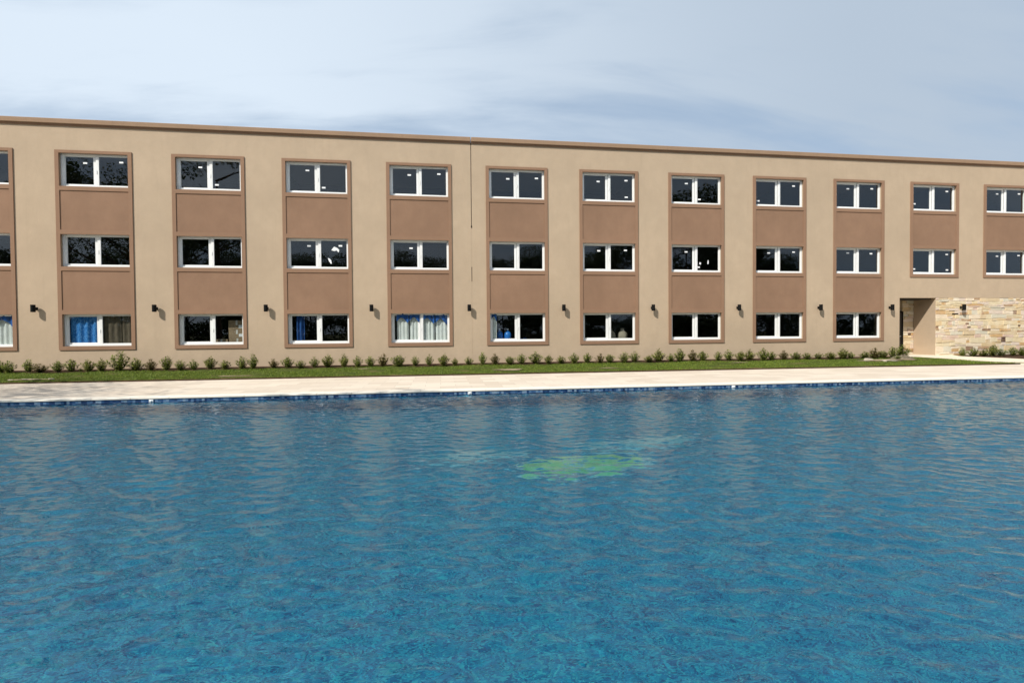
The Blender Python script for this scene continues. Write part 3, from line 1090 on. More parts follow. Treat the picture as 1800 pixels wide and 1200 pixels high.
def stones(xa, xb, za, zb, y_face, seed):
    rr = random.Random(seed)
    mb = MB()
    z = za
    g = 0.003
    ngr = 18
    rows = []
    while z < zb - 0.02:
        h = rr.choice((0.09, 0.12, 0.15, 0.18, 0.22, 0.27))
        if z + h > zb - 0.05:
            h = zb - z
        rows.append((z, h))
        z += h
    for ri, (z, h) in enumerate(rows):
        x = xa
        while x < xb - 0.01:
            L = min(rr.choice((0.16, 0.24, 0.32, 0.40, 0.5, 0.62, 0.8)) * rr.uniform(0.8, 1.2), xb - x)
            if xb - (x + L) < 0.10:
                L = xb - x
            split = h > 0.15 and rr.random() < 0.35
            parts = ((z, h * 0.5), (z + h * 0.5, h * 0.5)) if split else ((z, h),)
            for (zz, hh) in parts:
                d = rr.uniform(0.0, 0.034)
                yf = y_face - d
                b = 0.010
                j = lambda s=0.006: rr.uniform(-s, s)
                # the joint lines waver: shift by a smooth function of x
                wv = lambda X_, Z_: 0.022 * math.sin(X_ * 1.9 + Z_ * 5.0) + 0.012 * math.sin(X_ * 5.1 + Z_ * 9)
                fix = lambda X_, Z_: Z_ + wv(X_, Z_) * min(1, (Z_ - za) * 6) * min(1, (zb - Z_) * 6)
                xl, xr = x + g, x + L - g
                zl, zr = zz + g, zz + hh - g
                n = max(1, int(L / 0.16))
                X = [xl + (xr - xl) * k / n for k in range(n + 1)]
                ring_f, ring_m, ring_b = [], [], []
                low = [(q, fix(q, zl) + j(0.004)) for q in X]
                up = [(q, fix(q, zr) + j(0.004)) for q in X][::-1]
                loop = low + up
                m = len(loop)
                cxm, czm = (xl + xr) / 2, (zl + zr) / 2
                for (qx, qz) in loop:
                    ring_b.append((qx, y_face + 0.03, qz))
                    ring_m.append((qx, yf + b, qz))
                    ring_f.append((qx + b * (1 if qx < cxm else -1) * (1 if abs(qx - xl) < 1e-6 or abs(qx - xr) < 1e-6 else 0),
                                   yf + j(0.006), qz + b * (1 if qz < czm else -1)))
                fs = [tuple(range(m))]
                for k in range(m):
                    k2 = (k + 1) % m
                    fs.append((m + k, m + k2, k2, k))
                    fs.append((2 * m + k, 2 * m + k2, m + k2, m + k))
                mb.add(ring_f + ring_m + ring_b, fs)
            x += L
    return mb


cl = stones(ex1 + 0.004, X_R, Z_WALL0 + 0.4, ez - 0.004, 0.012, 21).obj('stone_facing', M['stone'], hotel)
MB().box(ex1 + 0.222, X_R - 0.02, 0.035, 0.26, Z_WALL0, ez - 0.003).obj('stone_backing', M['mortar'], cl)
rc = stones(ex0 + 1.42, ex1 - 0.001, ENT_FLOOR + 0.035, ez - 0.004, ed, 22).obj('stone_facing', M['stone'], hotel)
MB().box(ex0, ex1, ed + 0.024, ed + 0.3, Z_WALL0, ez + 0.001).obj('stone_backing', M['mortar'], rc)
MB().box(41.20, 41.55, -0.028, 0.0, 1.315, 1.37, 0.005).obj('wall_vent', M['black'], hotel)

# ---------------------------------------------------------------- wall lamps
BAY_NAME = {0: 'window column cut by the left photo edge', 1: 'window column with the blue cloth below',
            2: 'window column with the cardboard boxes', 3: 'window column with sunlit patches on glass',
            4: 'window column with white and blue curtains', 5: 'window column right of the wall joint',
            6: 'window column with the pale sacks', 7: 'third full window column before the entrance',
            8: 'second full window column before the entrance', 9: 'last full window column before the entrance'}
lamp_body = MB().lathe([(0.066, -0.138), (0.074, -0.145), (0.080, -0.142), (0.080, 0.142), (0.074, 0.145), (0.066, 0.138)], 24)
lamp_body = lamp_body.mesh('lamp_body', M['black'], False)
plate = MB().box(-0.045, 0.045, 0.158, 0.180, -0.055, 0.055, 0.006)
plate = plate.mesh('mounting_plate', M['black'])
arm = MB().tube([(0, 0.07, 0), (0, 0.16, 0)], [0.036, 0.036], 12).mesh('arm', M['black'], False)
lens = MB().lathe([(0.064, 0), (0.064, 0.006)], 20, (0, 0, 0.1385)).mesh('lens', M['fitting'])
LX = [(-0.79, 1), (3.62, 2), (7.92, 3), (12.23, 4), (16.44, 5), (20.73, 6), (25.0, 7), (29.32, 8), (33.62, 9), (37.57, None), (41.68, 'stone')]
for lx, nb in LX:
    if nb is None:
        lab = 'black cylinder wall lamp just left of the recessed entrance'
    elif nb == 'stone':
        lab = 'black cylinder wall lamp on the ledge stone wall'
    else:
        lab = 'black cylinder wall lamp just left of ' + BAY_NAME[nb]
    t = thing('wall_lamp', lab, 'wall lamp', (lx, -0.18 - (0.02 if nb == 'stone' else 0), 1.672), 'black lamps along the facade')
    for n_, m_ in (('lamp_body', lamp_body), ('mounting_plate', plate), ('arm', arm), ('lens', lens)):
        link(n_, m_, t)


# ---------------------------------------------------------------- things behind the ground floor windows
def curtain_mesh(name, w, h, mat, waves=7, amp=0.035, scallop=0.0, seed=0):
    rr = random.Random(seed)
    nx, nz = 48, 12
    vs_, fs = [], []
    ph = rr.uniform(0, 6)
    for s in (0, 1):
        for j in range(nz + 1):
            for i in range(nx + 1):
                u, v = i / nx, j / nz
                hh = h * (1 - scallop * abs(math.sin(u * math.pi * 1.0 + 0.3)))
                fold = amp * math.sin(u * waves * 2 * math.pi + ph + 0.4 * math.sin(v * 3)) + 0.4 * amp * math.sin(u * waves * 4.7 + v)
                vs_.append((w * (u - 0.5), fold + s * 0.006, -hh * v))
    n1 = (nx + 1) * (nz + 1)
    for s in (0, 1):
        for j in range(nz):
            for i in range(nx):
                a = s * n1 + j * (nx + 1) + i
                q = (a, a + nx + 1, a + nx + 2, a + 1)
                fs.append(q if s == 0 else q[::-1])
    mb = MB().add(vs_, fs)
    return mb.mesh(name, mat, True)


lo_a, lo_b = ROWS['low']
MIDX = (OX0 + OX1) / 2
CY = 0.225
RAIL = lo_b + 0.10


def curtain(bay, x, w, mat, h, lab, waves=6, valance=None, seed=1, amp=0.014):
    t = thing('curtain', lab, 'curtain', (BX(bay) + x, CY, RAIL), 'curtains behind the ground floor windows')
    link('cloth', curtain_mesh('cloth', w, h, mat, waves, amp, 0, seed), t)
    if valance:
        link('valance', curtain_mesh('valance', w * 1.02, valance, M['cloth_navy'], waves * 0.6, 0.02, 0.45, seed + 5), t, (0, -0.10, 0.0))
    MB().tube([(-w / 2 - 0.05, 0.03, 0.02), (w / 2 + 0.05, 0.03, 0.02)], [0.012, 0.012], 8).obj('rail', M['pvc'], t)
    return t


curtain(4, 0.62, 0.50, M['cloth_white'], 1.6, 'white curtain with blue valance, far left half of the curtained window', 3, 0.52, 1)
curtain(4, 1.14, 0.44, M['cloth_white'], 1.6, 'white curtain with blue valance, beside the curtained window mullion', 3, 0.50, 2)
curtain(4, 1.72, 0.56, M['cloth_white'], 1.6, 'white curtain with blue valance, just right of the curtained window mullion', 4, 0.56, 3)
curtain(4, 2.32, 0.52, M['cloth_white'], 1.6, 'white curtain with blue valance, far right end of the curtained window', 3, 0.62, 4)
curtain(0, 2.25, 0.72, M['cloth_white'], 1.6, 'white curtain with deep blue valance at the left photo edge', 4, 0.58, 6)
curtain(1, 0.80, 1.10, M['cloth_blue'], 1.6, 'crumpled blue cloth filling a left window pane', 4, None, 7, 0.03)
curtain(1, 1.78, 0.72, M['cloth_brown'], 1.6, 'dull brown curtain beside the crumpled blue cloth, nearer the mullion', 3, None, 8, 0.02)
curtain(1, 2.42, 0.46, M['cloth_brown'], 1.6, 'dull brown curtain at the right end of the blue cloth window', 2, None, 9, 0.02)
curtain(5, 0.34, 0.24, M['cloth_white'], 1.6, 'narrow pale curtain beside the blue water bottles', 2, 0.45, 10)
curtain(3, 0.60, 0.34, M['cloth_navy'], 1.6, 'dark navy drape in the left pane under sunlit patch column', 2, None, 12, 0.04)

# boxes stacked from the floor behind the right pane of bay 2
rr = random.Random(4)


def carton(x, y, z, w, d, h, lab):
    t = thing('cardboard_box', lab, 'cardboard box', (x, y, z), 'cartons stacked inside the window')
    MB().box(-w / 2, w / 2, -d / 2, d / 2, 0, h, 0.004).obj('carton', M['cardboard'], t)
    MB().box(-0.035, 0.035, -d / 2 - 0.0015, -d / 2, h * 0.5, h - 0.005).obj('tape', M['tape'], t)
    MB().box(w * 0.12, w * 0.34, -d / 2 - 0.0022, -d / 2, h * 0.18, h * 0.52).obj('paper_label', M['sticker'], t)


bx2 = BX(2)
F0 = -0.80
for (x, w, hs, nm) in ((2.28, 0.66, (0.42, 0.42, 0.38, 0.36, 0.40), 'right'), (1.62, 0.50, (0.42, 0.40, 0.36), 'left')):
    z = F0
    for k, h in enumerate(hs):
        if nm == 'left':
            lab = ('lowest carton of the short stack inside the boxes window', 'middle carton of the short stack inside the boxes window', 'top carton of the short stack inside the boxes window')[k]
        else:
            lab = ('floor carton of the tall stack inside the boxes window', 'second carton up in the tall stack inside the boxes window', 'third carton up in the tall stack inside the boxes window',
                   'fourth carton up, below the topmost in the tall stack', 'topmost carton of the tall stack inside the boxes window')[k]
        carton(bx2 + x + rr.uniform(-0.03, 0.03), 0.62, z, w, 0.5, h - 0.003, lab)
        z += h

# blue water bottles on a table in bay 5
bx5 = BX(5)
tb = thing('table', 'low table under the blue water bottles', 'table', (bx5 + 1.15, 0.70, F0))
MB().box(-0.95, 0.95, -0.33, 0.33, 0.80, 0.84, 0.004).obj('tabletop', M['table'], tb)
for sx_ in (-1, 1):
    for sy_ in (-1, 1):
        MB().box(sx_ * 0.88 - 0.03, sx_ * 0.88 + 0.03, sy_ * 0.27 - 0.03, sy_ * 0.27 + 0.03, 0, 0.799).obj('leg', M['table'], tb)
bot = MB().lathe([(0.10, 0), (0.165, 0.015), (0.168, 0.14), (0.158, 0.16), (0.168, 0.18), (0.168, 0.42), (0.15, 0.50), (0.07, 0.585), (0.04, 0.60), (0.04, 0.66)], 24).mesh('bottle_body', M['water_bottle'], True)
cap = MB().lathe([(0.045, 0.655), (0.045, 0.70), (0.04, 0.705)], 16).mesh('cap', M['pvc'])
for x, lab in ((-0.52, 'big blue water bottle beside the narrow pale curtain'), (-0.13, 'big blue water bottle beside the window mullion')):
    t = thing('water_bottle', lab, 'bottle', (bx5 + 1.15 + x, 0.62, F0 + 0.8405), 'blue water bottles')
    link('bottle_body', bot, t)
    link('cap', cap, t)
t = thing('plastic_tarp', 'folded dark blue plastic along the sill right of the bottles', 'tarp', (bx5 + 1.78, 0.62, F0 + 0.841))
vs_, fs = [], []
nx, ny = 20, 10
for j in range(ny + 1):
    for i in range(nx + 1):
        u, v = i / nx * 2 - 1, j / ny * 2 - 1
        vs_.append((u * 0.30, v * 0.2, max(0.002, (0.24 + 0.03 * math.sin(7 * u) + 0.02 * math.sin(9 * v + 3 * u)) * (1 - abs(u) ** 4) * (1 - abs(v) ** 4))))
fs = [(j * (nx + 1) + i, j * (nx + 1) + i + 1, (j + 1) * (nx + 1) + i + 1, (j + 1) * (nx + 1) + i) for j in range(ny) for i in range(nx)]
MB().add(vs_, fs).obj('folded_sheet', M['cloth_navy'], t, None, True)


# pale sacks in bay 6
def sack_mesh():
    prof = [(0.05, 0.0), (0.20, 0.01), (0.245, 0.10), (0.25, 0.28), (0.22, 0.46), (0.13, 0.56), (0.07, 0.62), (0.10, 0.70)]
    mb = MB().lathe(prof, 22)
    mb.v = [(x * (1 + 0.10 * math.sin(5 * math.atan2(y, x) + z * 8)), y * (0.8 + 0.08 * math.sin(4 * math.atan2(y, x))), z) for x, y, z in mb.v]
    return mb


bx6 = BX(6)
tb = thing('bench', 'low bench under the pale sacks', 'bench', (bx6 + 1.95, 0.72, F0))
MB().box(-0.65, 0.65, -0.30, 0.30, 0.78, 0.83, 0.004).obj('seat', M['table'], tb)
for sx_ in (-1, 1):
    MB().box(sx_ * 0.55 - 0.03, sx_ * 0.55 + 0.03, -0.25, 0.25, 0, 0.779).obj('leg', M['table'], tb)
sack_me = sack_mesh().mesh('sack_body', M['sack'], True)
tie_me = MB().lathe([(0.080, 0.600), (0.090, 0.612), (0.080, 0.624)], 14).mesh('tie', M['tape'])
for x, lab in ((1.62, 'pale tied sack nearest the mullion inside the sacks window'), (2.22, 'pale tied sack farthest right inside the sacks window')):
    t = thing('sack', lab, 'sack', (bx6 + x + 0.05, 0.66, F0 + 0.8305), 'pale sacks behind the window')
    link('sack_body', sack_me, t)
    link('tie', tie_me, t)

# ---------------------------------------------------------------- shrubs along the wall
SHRUBS = [(-1.68, 0.45, 0.32), (-1.29, 0.47, 0.42), (-0.75, 0.48, 0.37), (-0.23, 0.34, 0.47), (0.4, 0.45, 0.37), (0.79, 0.52, 0.4), (1.1, 0.14, 0.15), (1.46, 0.48, 0.4), (1.94, 0.5, 0.35), (2.55, 0.79, 0.62), (3.12, 0.48, 0.47), (3.69, 0.46, 0.39), (4.27, 0.59, 0.39), (4.81, 0.42, 0.4), (5.31, 0.4, 0.35), (5.85, 0.52, 0.43), (6.47, 0.37, 0.41), (7.11, 0.51, 0.46), (7.57, 0.58, 0.36), (8.32, 0.39, 0.36), (8.85, 0.46, 0.42), (9.43, 0.34, 0.39), (9.93, 0.42, 0.37), (10.46, 0.53, 0.46), (11.13, 0.54, 0.35), (11.7, 0.47, 0.38), (12.21, 0.42, 0.41), (12.75, 0.54, 0.41), (13.39, 0.5, 0.56), (14.09, 0.44, 0.33), (14.67, 0.47, 0.33), (15.29, 0.51, 0.43), (15.78, 0.33, 0.27), (16.36, 0.37, 0.34), (16.98, 0.53, 0.34), (17.52, 0.48, 0.38), (18.17, 0.37, 0.41), (18.72, 0.47, 0.41), (19.34, 0.53, 0.55), (19.89, 0.41, 0.35), (20.47, 0.34, 0.42), (21.07, 0.46, 0.43), (21.69, 0.43, 0.4), (22.25, 0.43, 0.37), (22.72, 0.4, 0.4), (23.39, 0.49, 0.44), (23.96, 0.47, 0.44), (24.59, 0.32, 0.48), (25.05, 0.59, 0.48), (25.6, 0.38, 0.41), (26.08, 0.57, 0.46), (26.68, 0.53, 0.42), (27.25, 0.47, 0.43), (27.98, 0.46, 0.35), (28.55, 0.48, 0.43), (29.03, 0.47, 0.4), (29.62, 0.5, 0.44), (30.19, 0.57, 0.47), (30.7, 0.38, 0.4), (31.27, 0.45, 0.4), (31.91, 0.37, 0.45), (32.53, 0.34, 0.41), (33.22, 0.3, 0.42), (33.77, 0.35, 0.46), (34.44, 0.5, 0.49), (34.84, 0.33, 0.34), (35.53, 0.34, 0.43), (36.05, 0.52, 0.43), (36.64, 0.37, 0.51), (37.19, 0.58, 0.35), (37.88, 0.61, 0.6)]
BED = [(41.11, 0.41, 0.29), (41.75, 0.43, 0.46), (42.33, 0.33, 0.38), (42.88, 0.57, 0.42), (43.38, 0.36, 0.42), (44.08, 0.44, 0.38), (44.61, 0.42, 0.39)]


def shrub_meshes(seed, mat):
    """unit shrub, 1 m tall and about 1 m wide: upright stems with leaf pairs up each one"""
    rr = random.Random(seed)
    stems, lf = MB(), MB()
    ns = rr.randint(13, 17)
    for s in range(ns):
        a = 2 * math.pi * s / ns + rr.uniform(-0.4, 0.4)
        tilt = 0.46 * (s / ns) ** 0.8 + rr.uniform(0.0, 0.06)
        H = (1.02 - 1.15 * tilt + 0.25 * tilt * tilt) * rr.uniform(0.82, 1.02)
        R = tilt
        a = s * 2.4 + rr.uniform(-0.3, 0.3)
        pts = []
        for k in range(5):
            u = k / 4
            r = 0.02 + R * u ** 0.75
            pts.append((r * math.cos(a) + rr.uniform(-0.02, 0.02), r * math.sin(a) + rr.uniform(-0.02, 0.02), H * u ** 1.1))
        stems.tube(pts, [0.012, 0.010, 0.008, 0.006, 0.004], 5)
        nl = rr.randint(30, 40)
        for k in range(nl):
            u = 0.06 + 0.94 * ((k + rr.random()) / nl) ** 0.9
            q = min(3, int(u * 4)); w = u * 4 - q
            p = Vector(pts[q]).lerp(Vector(pts[q + 1]), min(1, w))
            L = rr.uniform(0.13, 0.22) * (1.15 - 0.35 * u)
            wd = L * rr.uniform(0.36, 0.5)
            aa = rr.uniform(0, 2 * math.pi)
            el = rr.uniform(-0.2, 0.9)
            d = Vector((math.cos(aa) * math.cos(el), math.sin(aa) * math.cos(el), math.sin(el)))
            sd = d.cross(Vector((rr.uniform(-.3, .3), rr.uniform(-.3, .3), 1))).normalized()
            nrm = sd.cross(d)
            lf.add([p, p + d * L * 0.45 + sd * wd * 0.5 - nrm * 0.01, p + d * L, p + d * L * 0.45 - sd * wd * 0.5 - nrm * 0.01], [(0, 1, 2, 3)])
    return lf.mesh('foliage', mat), stems.mesh('stem', M['bark'])


SV = [shrub_meshes(100 + k, M[m]) for k, m in enumerate(('leaf', 'leaf', 'leaf_bronze', 'leaf', 'leaf', 'leaf_pale', 'leaf_pale', 'leaf'))]
ORD = ['first', 'second', 'third', 'fourth', 'fifth', 'sixth', 'seventh']


def zone(x):
    for i in range(0, 10):
        if x < BX(i) - 0.02:
            return ('pier', i)
        if x <= BX(i) + W_ + 0.02:
            return ('bay', i)
    return ('pier', 10)


zn = {}
for k, (x, h, w) in enumerate(SHRUBS):
    zn.setdefault(zone(x), []).append(k)


def shrub(x, y, z, h, w, lab, seed):
    rr = random.Random(seed)
    fo, st = SV[seed % len(SV)]
    t = thing('shrub', lab, 'shrub', (x, y, z), 'young shrubs along the wall')
    rz = rr.uniform(0, 6.28)
    for n_, m_ in (('foliage', fo), ('stem', st)):
        o = link(n_, m_, t)
        o.rotation_euler = (0, 0, rz)
        o.scale = (w * 1.28, w * 1.28, h * 1.05)


for k, (x, h, w) in enumerate(SHRUBS):
    z_ = zone(x)
    mem = zn[z_]
    pos = mem.index(k)
    look = 'tall bushy' if h > 0.7 else 'tiny' if h < 0.2 else ('low' if h < 0.4 else 'upright' if h > 0.52 else 'leafy')
    if z_ == ('bay', 0):
        lab = look + ' shrub, %s from left under the ' % ORD[pos] + BAY_NAME[0]
    elif z_[0] == 'bay':
        lab = look + ' shrub, %s from left under the ' % ORD[pos] + BAY_NAME[z_[1]]
    elif z_[1] == 10:
        lab = look + ' shrub, %s from left below the lamp beside the entrance' % ORD[pos]
        if k == len(SHRUBS) - 1:
            lab = 'big dark shrub standing before the recessed entrance corner'
    else:
        lab = look + ' shrub, %s on the pier left of ' % ORD[pos] + BAY_NAME[z_[1]]
    rr = random.Random(k)
    y = -0.62 + rr.uniform(-0.12, 0.12)
    if k == len(SHRUBS) - 1:
        y = -0.45
    shrub(x, y, lawn_z(y) + 0.0, h * 1.06, w * 1.05, lab, 31 * k + 5)
for k, (x, h, w) in enumerate(BED):
    y = -0.62
    shrub(x, y, lawn_z(y) + 0.01, h * 1.1, w * 1.1, ('low' if h < 0.4 else 'leafy') + ' shrub, %s from left before the ledge stone wall' % ORD[k], 17 * k + 3)

# ---------------------------------------------------------------- rubble, slabs, fittings
def slab(x, y, w, d, h, rz, lab, tilt=0.0, seed=0):
    rr = random.Random(seed)
    n = 9
    ring = []
    for k in range(n):
        a = 2 * math.pi * k / n
        r = rr.uniform(0.82, 1.08)
        ring.append((0.5 * w * r * math.cos(a), 0.5 * d * r * math.sin(a)))
    vs_ = [(a, b, 0) for a, b in ring] + [(a, b, h * 0.75) for a, b in ring] + [(a * 0.9, b * 0.9, h) for a, b in ring]
    fs = [tuple(range(n - 1, -1, -1)), tuple(range(2 * n, 3 * n))]
    for j in (0, 1):
        fs += [(j * n + k, j * n + (k + 1) % n, (j + 1) * n + (k + 1) % n, (j + 1) * n + k) for k in range(n)]
    o = MB().add(vs_, fs).obj('paving_slab', M['slab'])
    o.location = (x, y, lawn_z(y) - 0.01)
    o.rotation_euler = (tilt, 0.05, rz)
    tag(o, lab, 'stone slab', 'loose pale slabs on the lawn')


slab(35.15, -1.35, 0.62, 0.34, 0.075, 0.25, 'largest pale broken slab near the entrance, tilted over a dark gap', 0.22, 1)
slab(35.85, -1.75, 0.75, 0.30, 0.05, -0.2, 'long pale flat slab beside the grey dirt heap', -0.05, 2)
slab(34.75, -1.65, 0.40, 0.22, 0.05, 0.5, 'small pale slab left of the tilted broken slab', 0.0, 3)
slab(35.4, -1.95, 0.34, 0.18, 0.04, 0.9, 'small pale slab on bare ground before the tilted slab', 0.05, 4)
slab(1.05, -2.85, 0.62, 0.16, 0.035, 0.03, 'longest pale flat stone on the left lawn edge', 0.0, 5)
slab(0.50, -2.9, 0.30, 0.14, 0.03, 0.2, 'small pale flat stone on the left lawn edge, farthest left', 0.0, 6)
slab(1.62, -2.8, 0.25, 0.12, 0.035, -0.2, 'small pale flat stone right of the longest lawn edge stone', 0.0, 7)
# bare sandy ground where the turf has not taken
mb = MB()
rr = random.Random(15)
for (cx, cy, rx, ry) in ((17.9, -2.55, 0.75, 0.32), (35.5, -1.6, 1.25, 0.42), (37.0, -1.35, 0.9, 0.40), (7.6, -2.95, 0.7, 0.12), (0.9, -2.9, 0.9, 0.14), (12.0, -1.4, 0.5, 0.12), (22.0, -2.6, 0.5, 0.10), (28.5, -1.5, 0.5, 0.12)):
    n_ = 26
    ring = []
    for k in range(n_):
        a = 2 * math.pi * k / n_
        q = 0.75 + 0.2 * math.sin(3 * a + cx) + rr.uniform(-0.12, 0.12)
        ring.append((cx + rx * q * math.cos(a), cy + ry * q * math.sin(a)))
    mb.add([(a, b, lawn_z(b) + 0.018) for a, b in ring] + [(cx, cy, lawn_z(cy) + 0.030)], [(k, (k + 1) % n_, n_) for k in range(n_)])
struct(mb.obj('bare_ground', M['sand']))

# a heap of grey earth
vs_, fs = [], []
nr, na = 9, 26
rr = random.Random(8)
for i in range(nr + 1):
    for k in range(na):
        a = 2 * math.pi * k / na
        r = i / nr
        rad = r * (0.75 + 0.10 * math.sin(3 * a) + 0.06 * math.sin(5 * a + 1))
        z = 0.18 * (1 - r * r) * (1 + 0.2 * math.sin(4 * a + 6 * r)) + rr.uniform(-0.02, 0.02) * (1 - r)
        vs_.append((rad * math.cos(a) * 0.75, rad * math.sin(a) * 0.5, z - 0.02))
for i in range(nr):
    for k in range(na):
        k2 = (k + 1) % na
        fs.append((i * na + k, i * na + k2, (i + 1) * na + k2, (i + 1) * na + k))
o = MB().add(vs_, fs).obj('dirt_heap', M['dirt'], None, (37.35, -1.0, lawn_z(-1.0)), False)
tag(o, 'heap of grey earth on the lawn before the recessed entrance', 'dirt heap')
# weeds on the heap
fo, st = SV[4]
t = thing('weed_clump', 'low dull weeds growing on the grey earth heap', 'weeds', (36.75, -1.3, lawn_z(-1.3)))
for n_, m_ in (('foliage', fo), ('stem', st)):
    o = link(n_, m_, t); o.scale = (0.42, 0.3, 0.22)

# return inlets at the waterline
inl = MB().box(-0.055, 0.055, -0.03, 0.0, -0.035, 0.035, 0.010).mesh('inlet_plate', M['fitting'])
eye = MB().tube([(0, -0.030, 0), (0, -0.052, 0)], [0.024, 0.018], 14).mesh('inlet_eye', M['fitting'])
for x, lab in ((10.35, 'white pool inlet on the waterline, leftmost, below the tree shaded deck'), (18.85, 'white pool inlet on the waterline near the middle of the pool'), (27.1, 'white pool inlet on the waterline farthest right')):
    t = thing('pool_inlet', lab, 'pool inlet', (x - 2.6 if x < 12 else x - 2.85 if x < 20 else x - 3.1, y1 - 0.012, WATER_Z + 0.035), 'white return inlets')
    link('inlet_plate', inl, t)
    link('inlet_eye', eye, t)


# mosaic figure laid in the pool floor
def lens_poly(cx, cy, a, b, rot_, n=28, p=1.0):
    out = []
    for k in range(n):
        th = 2 * math.pi * k / n
        r = 1.0 + 0.05 * math.sin(3 * th)
        X = a * math.copysign(abs(math.cos(th)) ** p, math.cos(th)) * r
        Y = b * math.sin(th) * r
        out.append((cx + X * math.cos(rot_) - Y * math.sin(rot_), cy + X * math.sin(rot_) + Y * math.cos(rot_)))
    return out


def inlay(poly, z0_, z1_):
    n = len(poly)
    mb = MB()
    mb.add([(a, b, z0_) for a, b in poly] + [(a, b, z1_) for a, b in poly],
           [tuple(range(n - 1, -1, -1)), tuple(range(n, 2 * n))] + [(i, (i + 1) % n, n + (i + 1) % n, n + i) for i in range(n)])
    return mb


EMX, EMY = 17.6, -14.2
em = thing('pool_mosaic', 'green and cyan mosaic figure on the pool floor', 'mosaic', (EMX, EMY, FLOOR_Z))
o1 = inlay(lens_poly(0, 0, 1.08, 0.36, 0.04), 0.001, 0.006).obj('green_centre', M['green_tile'], em)
o2 = inlay(lens_poly(-1.75, 0.75, 1.05, 0.22, -0.05), 0.001, 0.006).obj('cyan_arm', M['cyan_tile'], em)
o3 = inlay(lens_poly(1.35, 1.05, 1.30, 0.30, 0.10), 0.001, 0.006).obj('cyan_arm', M['cyan_tile'], em)
o4 = inlay(lens_poly(-0.1, 0.05, 0.26, 0.14, 0.0), 0.007, 0.010).obj('cyan_centre', M['cyan_tile'], em)
o5 = inlay(lens_poly(0.05, -0.02, 1.22, 0.46, 0.0), 0.0004, 0.0009).obj('cyan_border', M['cyan_tile'], em)
for o in (o1, o2, o3, o4, o5):
    o.cycles.is_caustics_receiver = True


# ---------------------------------------------------------------- trees across the pool: they shade its left end and stand in the window reflections
def tree_meshes(seed, H, R, n_leaf, trunk_h, leaf=1.0):
    rr = random.Random(seed)
    st = MB()
    st.tube([(0, 0, -0.3), (0.05, 0, trunk_h * 0.5), (0.0, 0.08, trunk_h), (0.1, 0.0, H * 0.75)], [0.32, 0.25, 0.2, 0.06], 10)
    clumps = []
    nb = 16
    for k in range(nb):
        a = 2 * math.pi * k / nb * 2.4 + rr.uniform(-0.3, 0.3)
        z = trunk_h + (H - trunk_h) * rr.uniform(0.0, 0.92)
        f = 1 - ((z - trunk_h) / (H - trunk_h) - 0.35) ** 2 * 1.5
        r = R * max(0.25, f) * rr.uniform(0.55, 1.0)
        e = (r * math.cos(a), r * math.sin(a), z)
        s = (0, 0, max(trunk_h * 0.8, z - r * 0.6))
        m = tuple((p + q) / 2 + rr.uniform(-0.2, 0.2) for p, q in zip(s, e))
        st.tube([s, m, e], [0.10, 0.06, 0.02], 6)
        clumps.append((e, R * rr.uniform(0.22, 0.42)))
        clumps.append((m, R * rr.uniform(0.2, 0.32)))
    clumps.append(((0.1, 0, H * 0.9), R * 0.4))
    rg = np.random.default_rng(seed)
    cc = np.array([c_[0] for c_ in clumps]); cr = np.array([c_[1] for c_ in clumps])
    idx = rg.choice(len(clumps), n_leaf, p=cr ** 2 / (cr ** 2).sum())
    d = rg.normal(size=(n_leaf, 3)); d /= np.linalg.norm(d, axis=1)[:, None]
    rad = cr[idx] * rg.uniform(0.3, 1.0, n_leaf) ** 0.6
    C_ = cc[idx] + d * rad[:, None] * np.array([1, 1, 0.75])
    u = rg.normal(size=(n_leaf, 3)); u /= np.linalg.norm(u, axis=1)[:, None]
    v = np.cross(u, rg.normal(size=(n_leaf, 3))); v /= np.linalg.norm(v, axis=1)[:, None]
    s = leaf * rg.uniform(0.10, 0.24, n_leaf)[:, None]
    V = np.stack([C_ - u * s, C_ + v * s * 0.5, C_ + u * s, C_ - v * s * 0.5], 1).reshape(-1, 3)
    return np_mesh('crown', V, np.arange(4 * n_leaf).reshape(-1, 4), M['tree_leaf']), st.mesh('trunk', M['bark'], True)


TREES = [tree_meshes(1, 17.0, 5.4, 12000, 1.8), tree_meshes(2, 13.0, 4.8, 10000, 1.5), tree_meshes(3, 20.5, 5.8, 15000, 2.0)]
SIDE = tree_meshes(9, 11.5, 4.4, 6500, 4.2, 0.42)
rr = random.Random(12)
spots = [(-40, -52, 2, 1.1), (-33, -49, 2, 1.2), (-26, -51, 2, 1.1), (-20, -50, 0, 0.85), (-14, -52, 0, 0.80), (-8, -49, 0, 0.82), (-2, -52, 0, 0.80), (4, -50, 0, 0.78),
         (10, -52, 0, 0.82), (16, -50, 0, 0.74), (22, -52, 0, 0.80), (28, -49, 0, 0.86), (34, -52, 0, 0.85), (40, -50, 0, 0.90), (46, -51, 2, 0.98),
         (52, -49, 2, 1.15), (58, -51, 2, 1.05), (64, -50, 0, 1.05), (70, -52, 0, 0.85), (77, -50, 1, 0.80), (84, -51, 1, 0.75), (91, -50, 1, 0.7)]
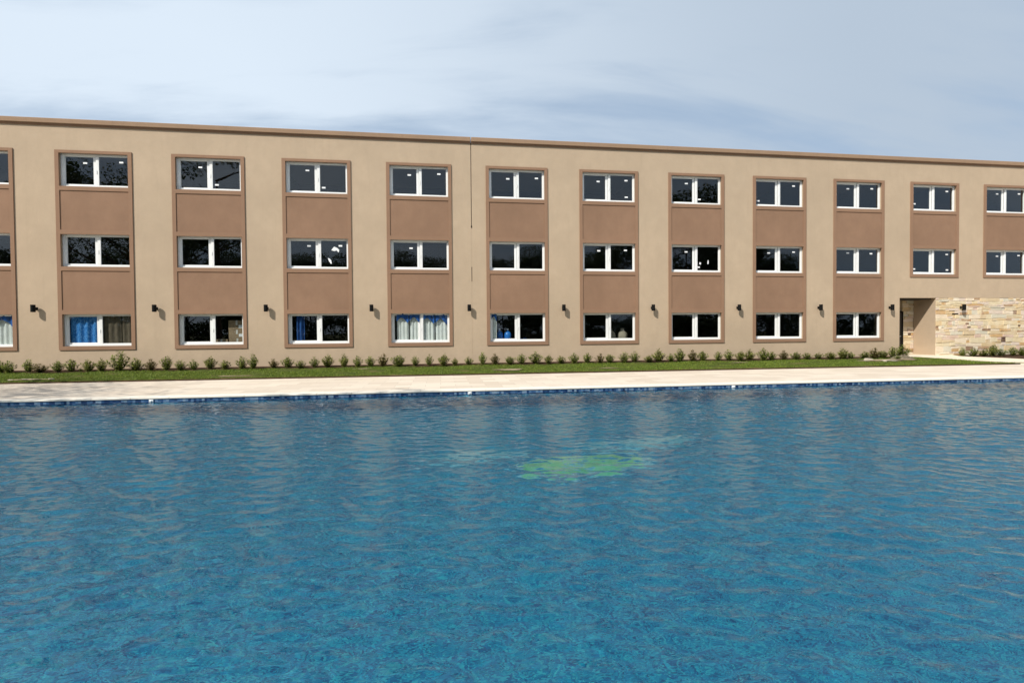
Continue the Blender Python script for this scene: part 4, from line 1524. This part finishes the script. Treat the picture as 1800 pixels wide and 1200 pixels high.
spots += [(x_ + 3, -58 - (x_ % 3), v_, s_ * 1.02) for x_, y_, v_, s_ in spots[2:19]]
for k, (x, y, v, s) in enumerate(spots):
    t = thing('shade_tree', 'leafy tree across the pool mirrored in the window glass', 'tree', (x, y, -1.3), 'trees across the pool')
    for n_, m_ in zip(('crown', 'trunk'), TREES[v]):
        o = link(n_, m_, t)
        o.rotation_euler = (0, 0, rr.uniform(0, 6))
        o.scale = (s, s, s)
DENSE = tree_meshes(10, 19.5, 5.2, 9000, 9.5, 0.75)
for x, y, s, me2, lab in ((-4.4, -13.4, 1.12, SIDE, 'open crowned tree nearest the building, shading the left deck'),
                          (-3.6, -22.8, 1.0, DENSE, 'tallest tree left of the pool, shading the left water'),
                          (-6.6, -16.4, 1.15, SIDE, 'open crowned tree between the other two left of the pool')):
    t = thing('poolside_tree', lab, 'tree', (x, y, -1.05), 'trees beside the pool')
    for n_, m_ in zip(('crown', 'trunk'), me2):
        o = link(n_, m_, t)
        o.rotation_euler = (0, 0, rr.uniform(0, 6))
        o.scale = (s, s, s)


# leaf screen added under those trees to darken the lower window reflections
def added_hedge():
    rg = np.random.default_rng(4)
    n = 26000
    C_ = np.stack([rg.uniform(-60, 110, n), -46 + rg.uniform(-0.8, 0.8, n), -1.3 + 3.6 * rg.uniform(0, 1, n) ** 0.8], -1)
    C_[:, 2] += 0.25 * np.sin(C_[:, 0] * 0.9) * (C_[:, 2] > 1)
    u = rg.normal(size=(n, 3)); u /= np.linalg.norm(u, axis=1)[:, None]
    v = np.cross(u, rg.normal(size=(n, 3))); v /= np.linalg.norm(v, axis=1)[:, None]
    q = rg.uniform(0.12, 0.26, n)[:, None]
    V = np.stack([C_ - u * q, C_ + v * q * 0.6, C_ + u * q, C_ - v * q * 0.6], 1).reshape(-1, 3)
    o = link('added_hedge', np_mesh('added_hedge', V, np.arange(4 * n).reshape(-1, 4), M['tree_leaf']))
    tag(o, 'unseen added leaf screen under the trees, darkening lower window reflections', 'added_hedge')


added_hedge()
